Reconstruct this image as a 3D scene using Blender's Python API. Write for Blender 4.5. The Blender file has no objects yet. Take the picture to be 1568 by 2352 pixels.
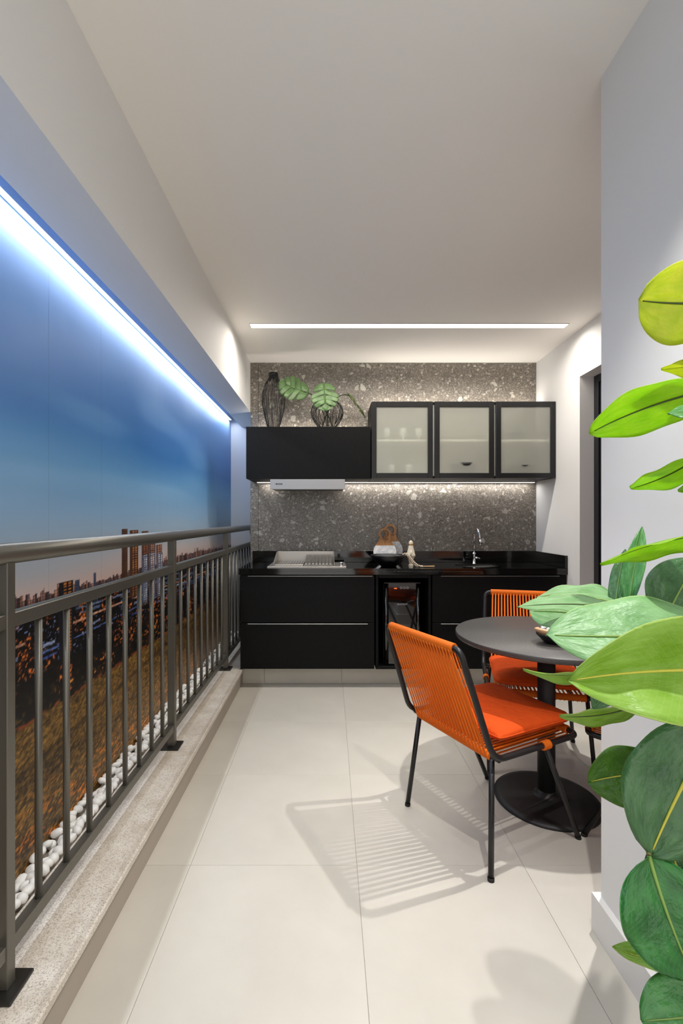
import bpy, bmesh, math, random
import numpy as np
from mathutils import Vector, Matrix

random.seed(7)
rng = np.random.default_rng(11)
SC = bpy.context.scene
COL = SC.collection
PI = math.pi

# ------------------------------------------------------------------ camera
F_PX, VPX, VPY, CAM_H = 1078.0, 757.0, 1192.0, 1.28
cam_d = bpy.data.cameras.new('camera')
cam = bpy.data.objects.new('camera', cam_d)
COL.objects.link(cam)
cam.location = (0, 0, CAM_H)
cam.rotation_euler = (PI / 2, 0, 0)
cam_d.sensor_width = 36
cam_d.lens = F_PX / 2352 * 36
cam_d.shift_x = (784 - VPX) / 2352
cam_d.shift_y = (VPY - 1176) / 2352
cam_d.clip_start = 0.02
SC.camera = cam

# ------------------------------------------------------------------ world, exposure, lights
w = bpy.data.worlds.new('world')
SC.world = w
w.use_nodes = True
w.node_tree.nodes['Background'].inputs[0].default_value = (1.0, 0.97, 0.93, 1)
w.node_tree.nodes['Background'].inputs[1].default_value = 2.6
SC.view_settings.view_transform = 'Standard'
SC.view_settings.look = 'None'
SC.view_settings.exposure = -0.65
SC.view_settings.gamma = 1.0
SC.view_settings.use_curve_mapping = False
SC.cycles.max_bounces = 7
SC.cycles.diffuse_bounces = 4
SC.cycles.glossy_bounces = 3
SC.cycles.transmission_bounces = 4
SC.cycles.transparent_max_bounces = 6
SC.cycles.caustics_reflective = False
SC.cycles.caustics_refractive = False
SC.cycles.use_adaptive_sampling = True
SC.cycles.adaptive_threshold = 0.07
SC.cycles.use_denoising = True

CEIL = 2.64


def area(name, loc, sx, sy, power, color, rot=(0, 0, 0), spread=180):
    d = bpy.data.lights.new(name, 'AREA')
    d.shape = 'RECTANGLE'
    d.size, d.size_y = sx, sy
    d.energy = power
    d.color = color
    d.spread = math.radians(spread)
    o = bpy.data.objects.new(name, d)
    COL.objects.link(o)
    o.location = loc
    o.rotation_euler = rot
    return o


def spot(name, loc, power, color, angle=100, blend=0.6, target=None, radius=0.03):
    d = bpy.data.lights.new(name, 'SPOT')
    d.energy = power
    d.color = color
    d.spot_size = math.radians(angle)
    d.spot_blend = blend
    d.shadow_soft_size = radius
    o = bpy.data.objects.new(name, d)
    COL.objects.link(o)
    o.location = loc
    if target:
        o.rotation_euler = (Vector(target) - Vector(loc)).to_track_quat('-Z', 'Y').to_euler()
    return o


WARM = (1.0, 0.93, 0.84)
NEUT = (1.0, 0.975, 0.95)
COOL = (0.91, 0.955, 1.0)
# strip light that washes the mural, hung close to it in the slot behind the beam
area('mural_strip_lamp', (-0.975, 1.9, 2.258), 0.014, 5.5, 37, COOL)
# strip under the wall cabinets
area('cabinet_strip_lamp', (0.58, 4.045, 1.585), 2.3, 0.012, 7.5, NEUT)
# recessed strip across the ceiling
area('ceiling_strip_lamp', (0.553, 3.298, CEIL - 0.012), 2.22, 0.055, 45, WARM, spread=165)
# strips lying on top of the wall cabinets, shining up the stone
area('cabinet_top_lamp', (1.055, 4.03, 2.232), 1.40, 0.012, 4.6, WARM, rot=(PI, 0, 0))
area('cabinet_top_lamp', (-0.17, 4.045, 2.028), 0.90, 0.012, 2.2, WARM, rot=(PI, 0, 0))
SPOTS = [  # place, power, beam angle, edge softness
    ('spot_lamp', (1.20, 1.86), 250, 82, 0.9),
    ('spot_lamp', (1.36, 2.00), 26, 90, 0.9),
    ('spot_lamp', (0.196, 1.17), 34, 96, 0.9),
    ('spot_lamp', (0.48, 0.62), 145, 92, 0.6),
    ('spot_lamp', (0.05, -0.45), 26, 110, 0.8),  # added fill spot behind the camera, no fixture known there
]
for (n, p, e, a, bl) in SPOTS:
    spot(n, (p[0], p[1], CEIL - 0.02), e, NEUT, a, bl, radius=0.016)


# ------------------------------------------------------------------ helpers
def lin(c):
    out = []
    for v in c[:3]:
        v = v / 255.0
        out.append(v / 12.92 if v <= 0.04045 else ((v + 0.055) / 1.055) ** 2.4)
    return tuple(out)


def rgba(c):
    return (*lin(c), 1.0)


MATS = {}


def mat(name, color, rough=0.5, metal=0.0, spec=0.5, coat=0.0, emit=None, estr=0.0):
    m = bpy.data.materials.new(name)
    m.use_nodes = True
    b = m.node_tree.nodes['Principled BSDF']
    b.inputs['Base Color'].default_value = rgba(color)
    b.inputs['Roughness'].default_value = rough
    b.inputs['Metallic'].default_value = metal
    b.inputs['Specular IOR Level'].default_value = spec
    b.inputs['Coat Weight'].default_value = coat
    b.inputs['Coat Roughness'].default_value = 0.1
    if emit:
        b.inputs['Emission Color'].default_value = rgba(emit)
        b.inputs['Emission Strength'].default_value = estr
    MATS[name] = m
    return m


class NT:
    """small node-tree builder"""

    def __init__(s, m):
        s.t = m.node_tree
        s.b = s.t.nodes['Principled BSDF']

    def n(s, typ, **kw):
        nd = s.t.nodes.new(typ)
        for k, v in kw.items():
            if k.startswith('i_'):
                key = k[2:]
                key = int(key) if key.isdigit() else key.replace('_', ' ')
                nd.inputs[key].default_value = v
            else:
                setattr(nd, k, v)
        return nd

    def l(s, a, b):
        s.t.links.new(a, b)

    def math(s, op, a, b=None, clamp=False):
        nd = s.n('ShaderNodeMath', operation=op)
        nd.use_clamp = clamp
        for i, v in enumerate((a, b)):
            if v is None:
                continue
            if isinstance(v, (int, float)):
                nd.inputs[i].default_value = v
            else:
                s.l(v, nd.inputs[i])
        return nd.outputs[0]

    def mix(s, fac, a, b):
        nd = s.n('ShaderNodeMix', data_type='RGBA')
        for sock, v in ((nd.inputs[0], fac), (nd.inputs[6], a), (nd.inputs[7], b)):
            if isinstance(v, (int, float)):
                sock.default_value = v
            elif isinstance(v, tuple):
                sock.default_value = v
            else:
                s.l(v, sock)
        return nd.outputs[2]

    def ramp(s, fac, stops, interp='LINEAR'):
        nd = s.n('ShaderNodeValToRGB')
        cr = nd.color_ramp
        cr.interpolation = interp
        while len(cr.elements) < len(stops):
            cr.elements.new(0.5)
        for e, (p, c) in zip(cr.elements, stops):
            e.position = p
            e.color = c
        s.l(fac, nd.inputs[0])
        return nd.outputs[0]

    def coords(s, scale=(1, 1, 1), kind='Object'):
        tc = s.n('ShaderNodeTexCoord')
        mp = s.n('ShaderNodeMapping')
        mp.inputs['Scale'].default_value = scale
        s.l(tc.outputs[kind], mp.inputs[0])
        return mp.outputs[0]

    def noise(s, co, scale, detail=3, rough=0.5):
        nd = s.n('ShaderNodeTexNoise')
        nd.inputs['Scale'].default_value = scale
        nd.inputs['Detail'].default_value = detail
        nd.inputs['Roughness'].default_value = rough
        s.l(co, nd.inputs['Vector'])
        return nd

    def bump(s, h, strength=0.2, dist=0.01):
        nd = s.n('ShaderNodeBump')
        nd.inputs['Strength'].default_value = strength
        nd.inputs['Distance'].default_value = dist
        s.l(h, nd.inputs['Height'])
        s.l(nd.outputs[0], s.b.inputs['Normal'])


g = lambda v: (v, v, v, 1)

# --- plain paints / metals
m = mat('white_paint', (229, 228, 226), 0.75, spec=0.25)
t = NT(m); co = t.coords(); nz = t.noise(co, 60, 3); t.bump(nz.outputs[0], 0.05, 0.002)
m = mat('ceiling_paint', (246, 242, 236), 0.85, spec=0.2)
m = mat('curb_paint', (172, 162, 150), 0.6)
m = mat('white_trim', (222, 220, 217), 0.45)
m = mat('rail_metal', (106, 103, 95), 0.36, 0.6)
t = NT(m); co = t.coords(); nz = t.noise(co, 350, 2); t.bump(nz.outputs[0], 0.06, 0.001)
m = mat('rail_plate', (44, 43, 41), 0.4, 0.3)
m = mat('black_frame', (26, 26, 27), 0.38, 0.2)
m = mat('dark_aluminium', (42, 41, 45), 0.4, 0.4)
m = mat('rubber', (18, 18, 18), 0.7)
m = mat('chrome', (225, 225, 228), 0.08, 1.0)
m = mat('stainless', (176, 171, 165), 0.38, 0.9)
t = NT(m); co = t.coords((2, 90, 90)); nz = t.noise(co, 6, 3); t.bump(nz.outputs[0], 0.05, 0.002)
m = mat('hood_metal', (160, 160, 161), 0.42, 0.55)
m = mat('steel_dark', (120, 118, 115), 0.3, 0.9)
m = mat('handle_line', (150, 150, 150), 0.3, 0.8)
m = mat('void_black', (6, 6, 6), 0.6, spec=0.2)
m = mat('cooler_glass', (4, 4, 5), 0.03, spec=0.9, coat=0.6)
m = mat('cooler_shell', (10, 10, 11), 0.25)
m = mat('orange_light', (255, 120, 50), 0.5, emit=(255, 110, 40), estr=0.7)
m = mat('print_grey', (190, 190, 190), 0.5)
m = mat('led_diffuser', (255, 255, 255), 0.5, emit=(255, 250, 242), estr=6.0)
m = mat('led_cool', (255, 255, 255), 0.5, emit=(228, 240, 255), estr=9.0)
m = mat('table_black', (46, 44, 43), 0.42)
t = NT(m); co = t.coords(); nz = t.noise(co, 260, 2)
t.l(t.ramp(nz.outputs[0], [(0.35, rgba((48, 46, 45))), (0.75, rgba((72, 69, 66)))]), t.b.inputs['Base Color'])
m = mat('base_black', (24, 24, 25), 0.5)
t = NT(m); co = t.coords(); nz = t.noise(co, 500, 2); t.bump(nz.outputs[0], 0.15, 0.001)
m = mat('wire_black', (14, 13, 13), 0.45, 0.2)
m = mat('bowl_black', (8, 8, 9), 0.35)
m = mat('dish_dark', (16, 16, 15), 0.6)
m = mat('goblet_white', (235, 240, 236), 0.25)
m = mat('cabinet_inside', (240, 239, 232), 0.6)
m = mat('cream_ceramic', (226, 216, 196), 0.4)
m = mat('gold', (190, 140, 50), 0.35, 0.7)
m = mat('bead_wood', (222, 204, 178), 0.55)
m = mat('jute', (205, 170, 125), 0.8)
m = mat('stone_silver', (160, 158, 160), 0.25, 0.9)
m = mat('stone_copper', (200, 165, 140), 0.25, 0.8)
m = mat('shell_wood', (196, 156, 118), 0.4)
m = mat('shell_black', (12, 11, 11), 0.5)
m = mat('stem_green', (36, 52, 22), 0.5)
m = mat('stem_brown', (110, 105, 60), 0.6)
m = mat('soil', (52, 38, 28), 0.95)
m = mat('pot_grey', (120, 116, 110), 0.6)
m = mat('midrib_yellow', (196, 190, 70), 0.45)
m = mat('midrib_green', (120, 150, 70), 0.4)
m = mat('midrib_dark', (62, 78, 20), 0.45)

m = mat('granite_curb', (205, 196, 182), 0.4)
t = NT(m); co = t.coords()
n1 = t.noise(co, 10, 4); n2 = t.noise(co, 240, 3, 0.65); n3 = t.noise(co, 420, 2)
c1 = t.ramp(n1.outputs[0], [(0.3, rgba((206, 196, 182))), (0.7, rgba((234, 229, 219)))])
k2 = t.ramp(n2.outputs[0], [(0.34, g(0.85)), (0.52, g(0))])
c2 = t.mix(k2, c1, rgba((160, 146, 134)))
k3 = t.ramp(n3.outputs[0], [(0.27, g(0.9)), (0.33, g(0))])
c3 = t.mix(k3, c2, rgba((58, 50, 46)))
t.l(c3, t.b.inputs['Base Color'])

m = mat('black_granite', (9, 9, 9), 0.08, spec=0.6)
t = NT(m); co = t.coords(); n3 = t.noise(co, 420, 2)
t.l(t.ramp(n3.outputs[0], [(0.66, rgba((7, 8, 7))), (0.74, rgba((62, 62, 56)))]), t.b.inputs['Base Color'])

m = mat('black_wood', (21, 21, 22), 0.5, spec=0.14)
t = NT(m); co = t.coords((14, 14, 1.2)); n1 = t.noise(co, 18, 4)
t.l(t.ramp(n1.outputs[0], [(0.3, rgba((10, 10, 11))), (0.75, rgba((21, 21, 22)))]), t.b.inputs['Base Color'])
t.bump(n1.outputs[0], 0.08, 0.002)

m = mat('cabinet_frame', (34, 34, 35), 0.35, 0.35)

m = mat('floor_porcelain', (216, 211, 203), 0.32, spec=0.4)
t = NT(m); co = t.coords(); n1 = t.noise(co, 2.2, 4, 0.6)
t.l(t.ramp(n1.outputs[0], [(0.3, rgba((192, 187, 176))), (0.7, rgba((203, 198, 187)))]), t.b.inputs['Base Color'])
m = mat('grout', (186, 181, 171), 0.85)

m = mat('terrazzo', (110, 102, 92), 0.38, spec=0.45)
t = NT(m)
co0 = t.coords((1, 1, 1))
nd = t.noise(co0, 25, 2)
mx = t.n('ShaderNodeVectorMath', operation='MULTIPLY_ADD')
t.l(nd.outputs['Color'], mx.inputs[0]); mx.inputs[1].default_value = (0.022, 0.022, 0.022); t.l(co0, mx.inputs[2])
co = mx.outputs[0]
nb = t.noise(co0, 9, 5, 0.65)
nb2 = t.noise(co0, 75, 4, 0.7)
base = t.ramp(nb.outputs[0], [(0.32, rgba((98, 91, 83))), (0.68, rgba((140, 132, 121)))])
fine = t.ramp(nb2.outputs[0], [(0.34, rgba((80, 73, 66))), (0.52, rgba((122, 115, 105))), (0.72, rgba((166, 158, 146)))])
colr = t.mix(0.55, base, fine)
for (sc_, thr, lo, hi, edge) in ((130, 0.58, (98, 91, 83), (186, 178, 166), 0.10), (50, 0.80, (96, 90, 83), (196, 188, 176), 0.13), (20, 0.90, (128, 121, 112), (200, 194, 182), 0.15)):
    v1 = t.n('ShaderNodeTexVoronoi', feature='F1'); v1.inputs['Scale'].default_value = sc_
    v2 = t.n('ShaderNodeTexVoronoi', feature='DISTANCE_TO_EDGE'); v2.inputs['Scale'].default_value = sc_
    t.l(co, v1.inputs['Vector']); t.l(co, v2.inputs['Vector'])
    sp = t.n('ShaderNodeSeparateColor'); t.l(v1.outputs['Color'], sp.inputs[0])
    sel = t.math('GREATER_THAN', sp.outputs[0], thr)
    inn = t.math('GREATER_THAN', v2.outputs['Distance'], edge)
    msk = t.math('MULTIPLY', sel, inn)
    cc = t.mix(sp.outputs[1], rgba(lo), rgba(hi))
    colr = t.mix(msk, colr, cc)
t.l(colr, t.b.inputs['Base Color'])

m = mat('orange_cord', (206, 98, 14), 0.7, spec=0.25)
t = NT(m); co = t.coords(); n1 = t.noise(co, 700, 2); t.bump(n1.outputs[0], 0.35, 0.001)
m = mat('orange_fabric', (204, 74, 18), 0.85, spec=0.2)
t = NT(m); co = t.coords(); n1 = t.noise(co, 26, 3); n2 = t.noise(co, 900, 2)
ad = t.math('ADD', t.math('MULTIPLY', n1.outputs[0], 1.0), t.math('MULTIPLY', n2.outputs[0], 0.04)); t.bump(ad, 0.55, 0.016)

m = mat('acacia_wood', (158, 104, 54), 0.5)
t = NT(m); co = t.coords((30, 30, 3)); n1 = t.noise(co, 7, 4)
t.l(t.ramp(n1.outputs[0], [(0.3, rgba((150, 92, 42))), (0.7, rgba((212, 154, 92)))]), t.b.inputs['Base Color'])
m = mat('white_marble', (232, 232, 234), 0.25)
t = NT(m); co = t.coords(); n1 = t.noise(co, 12, 6, 0.7)
t.l(t.ramp(n1.outputs[0], [(0.40, rgba((236, 236, 238))), (0.5, rgba((205, 205, 208))), (0.56, rgba((238, 238, 239)))]), t.b.inputs['Base Color'])
m = mat('pebble_white', (240, 238, 232), 0.4)
t = NT(m); co = t.coords(); n1 = t.noise(co, 40, 3); t.bump(n1.outputs[0], 0.15, 0.004)

# frosted pane: part clear, part scattering, with a glossy face
m = bpy.data.materials.new('frosted_glass'); m.use_nodes = True; MATS['frosted_glass'] = m
nt = m.node_tree; nt.nodes.clear()
out = nt.nodes.new('ShaderNodeOutputMaterial')
tr = nt.nodes.new('ShaderNodeBsdfTransparent'); tr.inputs[0].default_value = (0.95, 0.96, 0.93, 1)
tl = nt.nodes.new('ShaderNodeBsdfTranslucent'); tl.inputs[0].default_value = rgba((222, 222, 214))
df = nt.nodes.new('ShaderNodeBsdfDiffuse'); df.inputs[0].default_value = rgba((222, 222, 213))
gl = nt.nodes.new('ShaderNodeBsdfGlossy'); gl.inputs['Roughness'].default_value = 0.12
x1 = nt.nodes.new('ShaderNodeMixShader'); x1.inputs[0].default_value = 0.55
x2 = nt.nodes.new('ShaderNodeMixShader'); x2.inputs[0].default_value = 0.38
x3 = nt.nodes.new('ShaderNodeMixShader'); x3.inputs[0].default_value = 0.05
nt.links.new(tl.outputs[0], x1.inputs[1]); nt.links.new(df.outputs[0], x1.inputs[2])
nt.links.new(tr.outputs[0], x2.inputs[1]); nt.links.new(x1.outputs[0], x2.inputs[2])
nt.links.new(x2.outputs[0], x3.inputs[1]); nt.links.new(gl.outputs[0], x3.inputs[2])
nt.links.new(x3.outputs[0], out.inputs[0])


def leaf_mat(name, c_lo, c_hi, c_vein, c_trans, rough=0.3, trans=0.3):
    m = mat(name, c_lo, rough, spec=0.5)
    t = NT(m)
    tc = t.n('ShaderNodeTexCoord')
    sx = t.n('ShaderNodeSeparateXYZ'); t.l(tc.outputs['UV'], sx.inputs[0])
    av = t.math('ABSOLUTE', t.math('SUBTRACT', sx.outputs[1], 0.5))
    ph = t.math('SUBTRACT', t.math('MULTIPLY', sx.outputs[0], 26.0), t.math('MULTIPLY', av, 12.0))
    wv = t.math('ABSOLUTE', t.math('SINE', t.math('MULTIPLY', ph, PI)))
    vein = t.math('LESS_THAN', wv, 0.13)
    co = t.coords(kind='UV'); n1 = t.noise(co, 5, 4)
    c0 = t.ramp(n1.outputs[0], [(0.3, rgba(c_lo)), (0.7, rgba(c_hi))])
    c1 = t.mix(t.math('MULTIPLY', vein, 0.28), c0, rgba(c_vein))
    edge = t.math('GREATER_THAN', av, 0.488)
    c2 = t.mix(t.math('MULTIPLY', edge, 0.6), c1, rgba(c_vein))
    t.l(c2, t.b.inputs['Base Color'])
    t.bump(t.math('SUBTRACT', n1.outputs[0], t.math('MULTIPLY', vein, 0.05)), 0.35, 0.02)
    tl = t.n('ShaderNodeBsdfTranslucent')
    t.l(t.mix(0.5, c2, rgba(c_trans)), tl.inputs[0])
    ms = t.n('ShaderNodeMixShader'); ms.inputs[0].default_value = trans
    t.l(t.b.outputs[0], ms.inputs[1]); t.l(tl.outputs[0], ms.inputs[2])
    o = [n for n in m.node_tree.nodes if n.type == 'OUTPUT_MATERIAL'][0]
    t.l(ms.outputs[0], o.inputs[0])
    return m


leaf_mat('leaf_lime', (150, 206, 30), (186, 224, 60), (190, 206, 90), (200, 236, 40), 0.35, 0.55)
leaf_mat('leaf_yellow', (176, 206, 48), (212, 220, 84), (214, 206, 96), (236, 236, 60), 0.38, 0.55)
leaf_mat('leaf_pale', (106, 156, 94), (144, 186, 130), (176, 208, 130), (160, 210, 80), 0.4, 0.2)
leaf_mat('leaf_olive', (122, 166, 34), (156, 196, 84), (186, 202, 110), (190, 214, 50), 0.38, 0.32)
leaf_mat('leaf_green', (58, 122, 54), (92, 154, 84), (104, 156, 84), (80, 150, 30), 0.26, 0.15)
leaf_mat('leaf_dark', (48, 90, 50), (78, 122, 72), (80, 120, 60), (60, 110, 20), 0.26, 0.12)
leaf_mat('leaf_deep', (26, 84, 32), (48, 120, 48), (84, 150, 74), (60, 130, 30), 0.18, 0.1)
leaf_mat('leaf_moss', (56, 104, 14), (84, 134, 30), (120, 160, 50), (90, 150, 20), 0.32, 0.2)
leaf_mat('leaf_monstera', (70, 100, 56), (100, 132, 80), (150, 174, 116), (120, 160, 60), 0.4, 0.12)
leaf_mat('leaf_monstera_dark', (58, 76, 26), (86, 104, 40), (110, 126, 60), (90, 110, 30), 0.4, 0.15)


class MB:
    """collects shapes into ONE mesh"""

    def __init__(s):
        s.v, s.f, s.sm, s.uv = [], [], [], None

    def add(s, vs, fs, smooth=False):
        o = len(s.v)
        s.v.extend([tuple(p) for p in vs])
        s.f.extend([tuple(i + o for i in f) for f in fs])
        s.sm.extend([smooth] * len(fs))
        return s

    def box(s, x0, x1, y0, y1, z0, z1):
        vs = [(x0, y0, z0), (x1, y0, z0), (x1, y1, z0), (x0, y1, z0), (x0, y0, z1), (x1, y0, z1), (x1, y1, z1), (x0, y1, z1)]
        return s.add(vs, [(0, 3, 2, 1), (4, 5, 6, 7), (0, 1, 5, 4), (1, 2, 6, 5), (2, 3, 7, 6), (3, 0, 4, 7)])

    def bbox(s, x0, x1, y0, y1, z0, z1, b=0.003):
        """box with chamfered edges"""
        bm = bmesh.new()
        bmesh.ops.create_cube(bm, size=1.0)
        for v in bm.verts:
            v.co = Vector(((x0 + x1) / 2 + v.co.x * (x1 - x0), (y0 + y1) / 2 + v.co.y * (y1 - y0), (z0 + z1) / 2 + v.co.z * (z1 - z0)))
        bmesh.ops.bevel(bm, geom=bm.edges[:], offset=b, segments=1, affect='EDGES')
        s.from_bm(bm)
        return s

    def from_bm(s, bm, smooth=False):
        bm.verts.index_update()
        s.add([v.co[:] for v in bm.verts], [[v.index for v in f.verts] for f in bm.faces], smooth)
        bm.free()
        return s

    def tube(s, pts, r, sides=10, closed=False, caps=True, smooth=True):
        pts = [Vector(p) for p in pts]
        n = len(pts)
        rs = r if isinstance(r, (list, tuple)) else [r] * n
        tang = []
        for i in range(n):
            if closed:
                d = pts[(i + 1) % n] - pts[i - 1]
            else:
                d = pts[min(i + 1, n - 1)] - pts[max(i - 1, 0)]
            tang.append(d.normalized())
        up = Vector((0, 0, 1)) if abs(tang[0].z) < 0.9 else Vector((1, 0, 0))
        u = (up - tang[0] * up.dot(tang[0])).normalized()
        vs = []
        for i in range(n):
            u = (u - tang[i] * u.dot(tang[i]))
            u = u.normalized() if u.length > 1e-6 else tang[i].orthogonal().normalized()
            b = tang[i].cross(u)
            for k in range(sides):
                a = 2 * PI * k / sides
                vs.append(pts[i] + (u * math.cos(a) + b * math.sin(a)) * rs[i])
        fs = []
        for i in range(n if closed else n - 1):
            j = (i + 1) % n
            for k in range(sides):
                k2 = (k + 1) % sides
                fs.append((i * sides + k, i * sides + k2, j * sides + k2, j * sides + k))
        s.add(vs, fs, smooth)
        if caps and not closed:
            o = len(s.v) - n * sides
            s.f.append(tuple(o + k for k in reversed(range(sides)))); s.sm.append(False)
            s.f.append(tuple(o + (n - 1) * sides + k for k in range(sides))); s.sm.append(False)
        return s

    def lathe(s, prof, seg=24, c=(0, 0, 0), sx=1.0, sy=1.0, smooth=True):
        vs, fs = [], []
        for (r, z) in prof:
            for k in range(seg):
                a = 2 * PI * k / seg
                vs.append((c[0] + r * math.cos(a) * sx, c[1] + r * math.sin(a) * sy, c[2] + z))
        for i in range(len(prof) - 1):
            for k in range(seg):
                k2 = (k + 1) % seg
                fs.append((i * seg + k, i * seg + k2, (i + 1) * seg + k2, (i + 1) * seg + k))
        fs.append(tuple(reversed(range(seg))))
        fs.append(tuple((len(prof) - 1) * seg + k for k in range(seg)))
        return s.add(vs, fs, smooth)

    def prism(s, outline, y0, y1):
        """outline in X,Z extruded along Y"""
        n = len(outline)
        vs = [(x, y0, z) for x, z in outline] + [(x, y1, z) for x, z in outline]
        fs = [tuple(range(n)), tuple(reversed(range(n, 2 * n)))]
        for i in range(n):
            j = (i + 1) % n
            fs.append((i, i + n, j + n, j))
        return s.add(vs, fs)

    def annulus(s, cx, cz, r0, r1, y0, y1, seg=28, a0=0, a1=2 * PI):
        vs, fs = [], []
        for k in range(seg):
            a = a0 + (a1 - a0) * k / seg
            ca, sa = math.cos(a), math.sin(a)
            vs += [(cx + r0 * ca, y0, cz + r0 * sa), (cx + r1 * ca, y0, cz + r1 * sa), (cx + r1 * ca, y1, cz + r1 * sa), (cx + r0 * ca, y1, cz + r0 * sa)]
        for k in range(seg):
            a, b = 4 * k, 4 * ((k + 1) % seg)
            for q in range(4):
                q2 = (q + 1) % 4
                fs.append((a + q, b + q, b + q2, a + q2))
        return s.add(vs, fs)

    def build(s, name, material, parent=None, uvs=None):
        me = bpy.data.meshes.new(name)
        me.from_pydata(s.v, [], s.f)
        me.polygons.foreach_set('use_smooth', s.sm)
        bm = bmesh.new(); bm.from_mesh(me)
        if uvs is None:
            bmesh.ops.recalc_face_normals(bm, faces=bm.faces[:])
        bm.to_mesh(me); bm.free()
        if uvs is not None:
            lay = me.uv_layers.new(name='UVMap')
            for lp in me.loops:
                lay.data[lp.index].uv = uvs[lp.vertex_index]
        me.materials.append(MATS[material] if isinstance(material, str) else material)
        o = bpy.data.objects.new(name, me)
        COL.objects.link(o)
        if parent is not None:
            o.parent = parent
        return o


def tag(o, label=None, cat=None, group=None, kind=None):
    if label: o['label'] = label
    if cat: o['category'] = cat
    if group: o['group'] = group
    if kind: o['kind'] = kind
    return o


def thing(name, label, cat, loc=(0, 0, 0), rz=0.0, group=None):
    o = bpy.data.objects.new(name, None)
    COL.objects.link(o)
    o.empty_display_size = 0.05
    o.location = loc
    o.rotation_euler = (0, 0, rz)
    return tag(o, label, cat, group)


def struct(name, mb, material, parent=None):
    o = mb.build(name, material, parent)
    if parent is None:
        o['kind'] = 'structure'
    return o


def copy_tree(o, parent=None):
    c = o.copy()
    COL.objects.link(c)
    c.parent = parent
    for ch in o.children:
        copy_tree(ch, c)
    return c


def inst(name, me, parent, loc=(0, 0, 0), rot=(0, 0, 0), scale=(1, 1, 1)):
    o = bpy.data.objects.new(name, me)
    COL.objects.link(o)
    o.parent = parent
    o.location, o.rotation_euler, o.scale = loc, rot, scale
    return o


def P(x, y, D):
    """a point of the place at distance D along the balcony, read off the photograph"""
    return Vector(((x - VPX) * D / F_PX, D, CAM_H - (y - VPY) * D / F_PX))


def text_mesh(name, body, size, material, parent, loc, rot, depth=0.0004, align='LEFT'):
    cu = bpy.data.curves.new(name, 'FONT')
    cu.body = body; cu.size = size; cu.extrude = depth; cu.align_x = align; cu.resolution_u = 2
    tmp = bpy.data.objects.new(name + '_tmp', cu)
    COL.objects.link(tmp)
    dg = bpy.context.evaluated_depsgraph_get()
    me = bpy.data.meshes.new_from_object(tmp.evaluated_get(dg))
    bpy.data.objects.remove(tmp)
    me.materials.clear(); me.materials.append(MATS[material])
    o = bpy.data.objects.new(name, me)
    COL.objects.link(o)
    o.parent = parent; o.location = loc; o.rotation_euler = rot
    return o


# ================================================================== the setting
YB, YF = 4.085, -0.9          # stone wall face, end of the balcony behind the camera
YEND = 4.75                   # far end of the railing recess
XR, XP = 1.796, 0.836         # right wall, partition face
XBEAM, XMUR = -0.69, -1.0
ZB = 2.21
TOPC = 0.906

# floor with porcelain tiles
fl = struct('floor', MB().box(-0.70, 2.1, YF, 4.2, -0.05, -0.003), 'grout')
TW = 0.615
tile_me = MB().bbox(0.0005, TW - 0.0005, 0.0005, TW - 0.0005, -0.008, 0.0, 0.0006).build('tile', 'floor_porcelain')
tile_me.parent = fl
x0 = -0.402 * CAM_H           # joint positions as seen in the photograph
y0 = F_PX * CAM_H / 795.0
ix0 = int(math.floor((-0.68 - x0) / TW)); iy0 = int(math.floor((YF - y0) / TW))
first = True
for i in range(ix0, ix0 + 6):
    for j in range(iy0, iy0 + 11):
        x, y = x0 + i * TW, y0 + j * TW
        if x > 1.95 or y > 4.1:
            continue
        if x > XP + 0.05 and y + TW < 1.4:
            continue
        if first:
            tile_me.location = (x, y, 0); first = False
        else:
            inst('tile', tile_me.data, fl, (x, y, 0))

struct('ceiling', MB().box(-1.05, 2.0, YF, YEND + 0.05, CEIL, CEIL + 0.08), 'ceiling_paint')
struct('wall_left', MB().box(-1.08, XMUR - 0.012, YF, YEND + 0.05, 0, CEIL), 'white_paint')
struct('wall_end', MB().box(-1.08, XBEAM, YEND, YEND + 0.1, 0, CEIL), 'white_paint')
struct('wall_partition', MB().box(XP, 2.0, YF, 1.446, 0, CEIL), 'white_paint')
struct('trim_1', MB().box(-0.89, XBEAM, YF, YEND, ZB, CEIL), 'white_paint')       # dropped beam along the ceiling
struct('baseboard_partition', MB().box(XP - 0.020, XP, YF, 1.464, 0, 0.117).box(XP, 2.0, 1.446, 1.464, 0, 0.117), 'white_trim')

# stone wall with three big slabs
wb = struct('wall_back', MB().box(XBEAM + 0.002, XR, YB + 0.012, YEND, 0, CEIL), 'grout')
for (a, b) in ((XBEAM, -0.6215), (-0.6195, 0.5865), (0.5885, XR - 0.001)):
    for (z0, z1) in ((0.9, 1.7985), (1.8005, CEIL - 0.002)):
        MB().bbox(a, b, YB, YB + 0.014, z0, z1, 0.001).build('stone_slab', 'terrazzo', wb)

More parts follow.
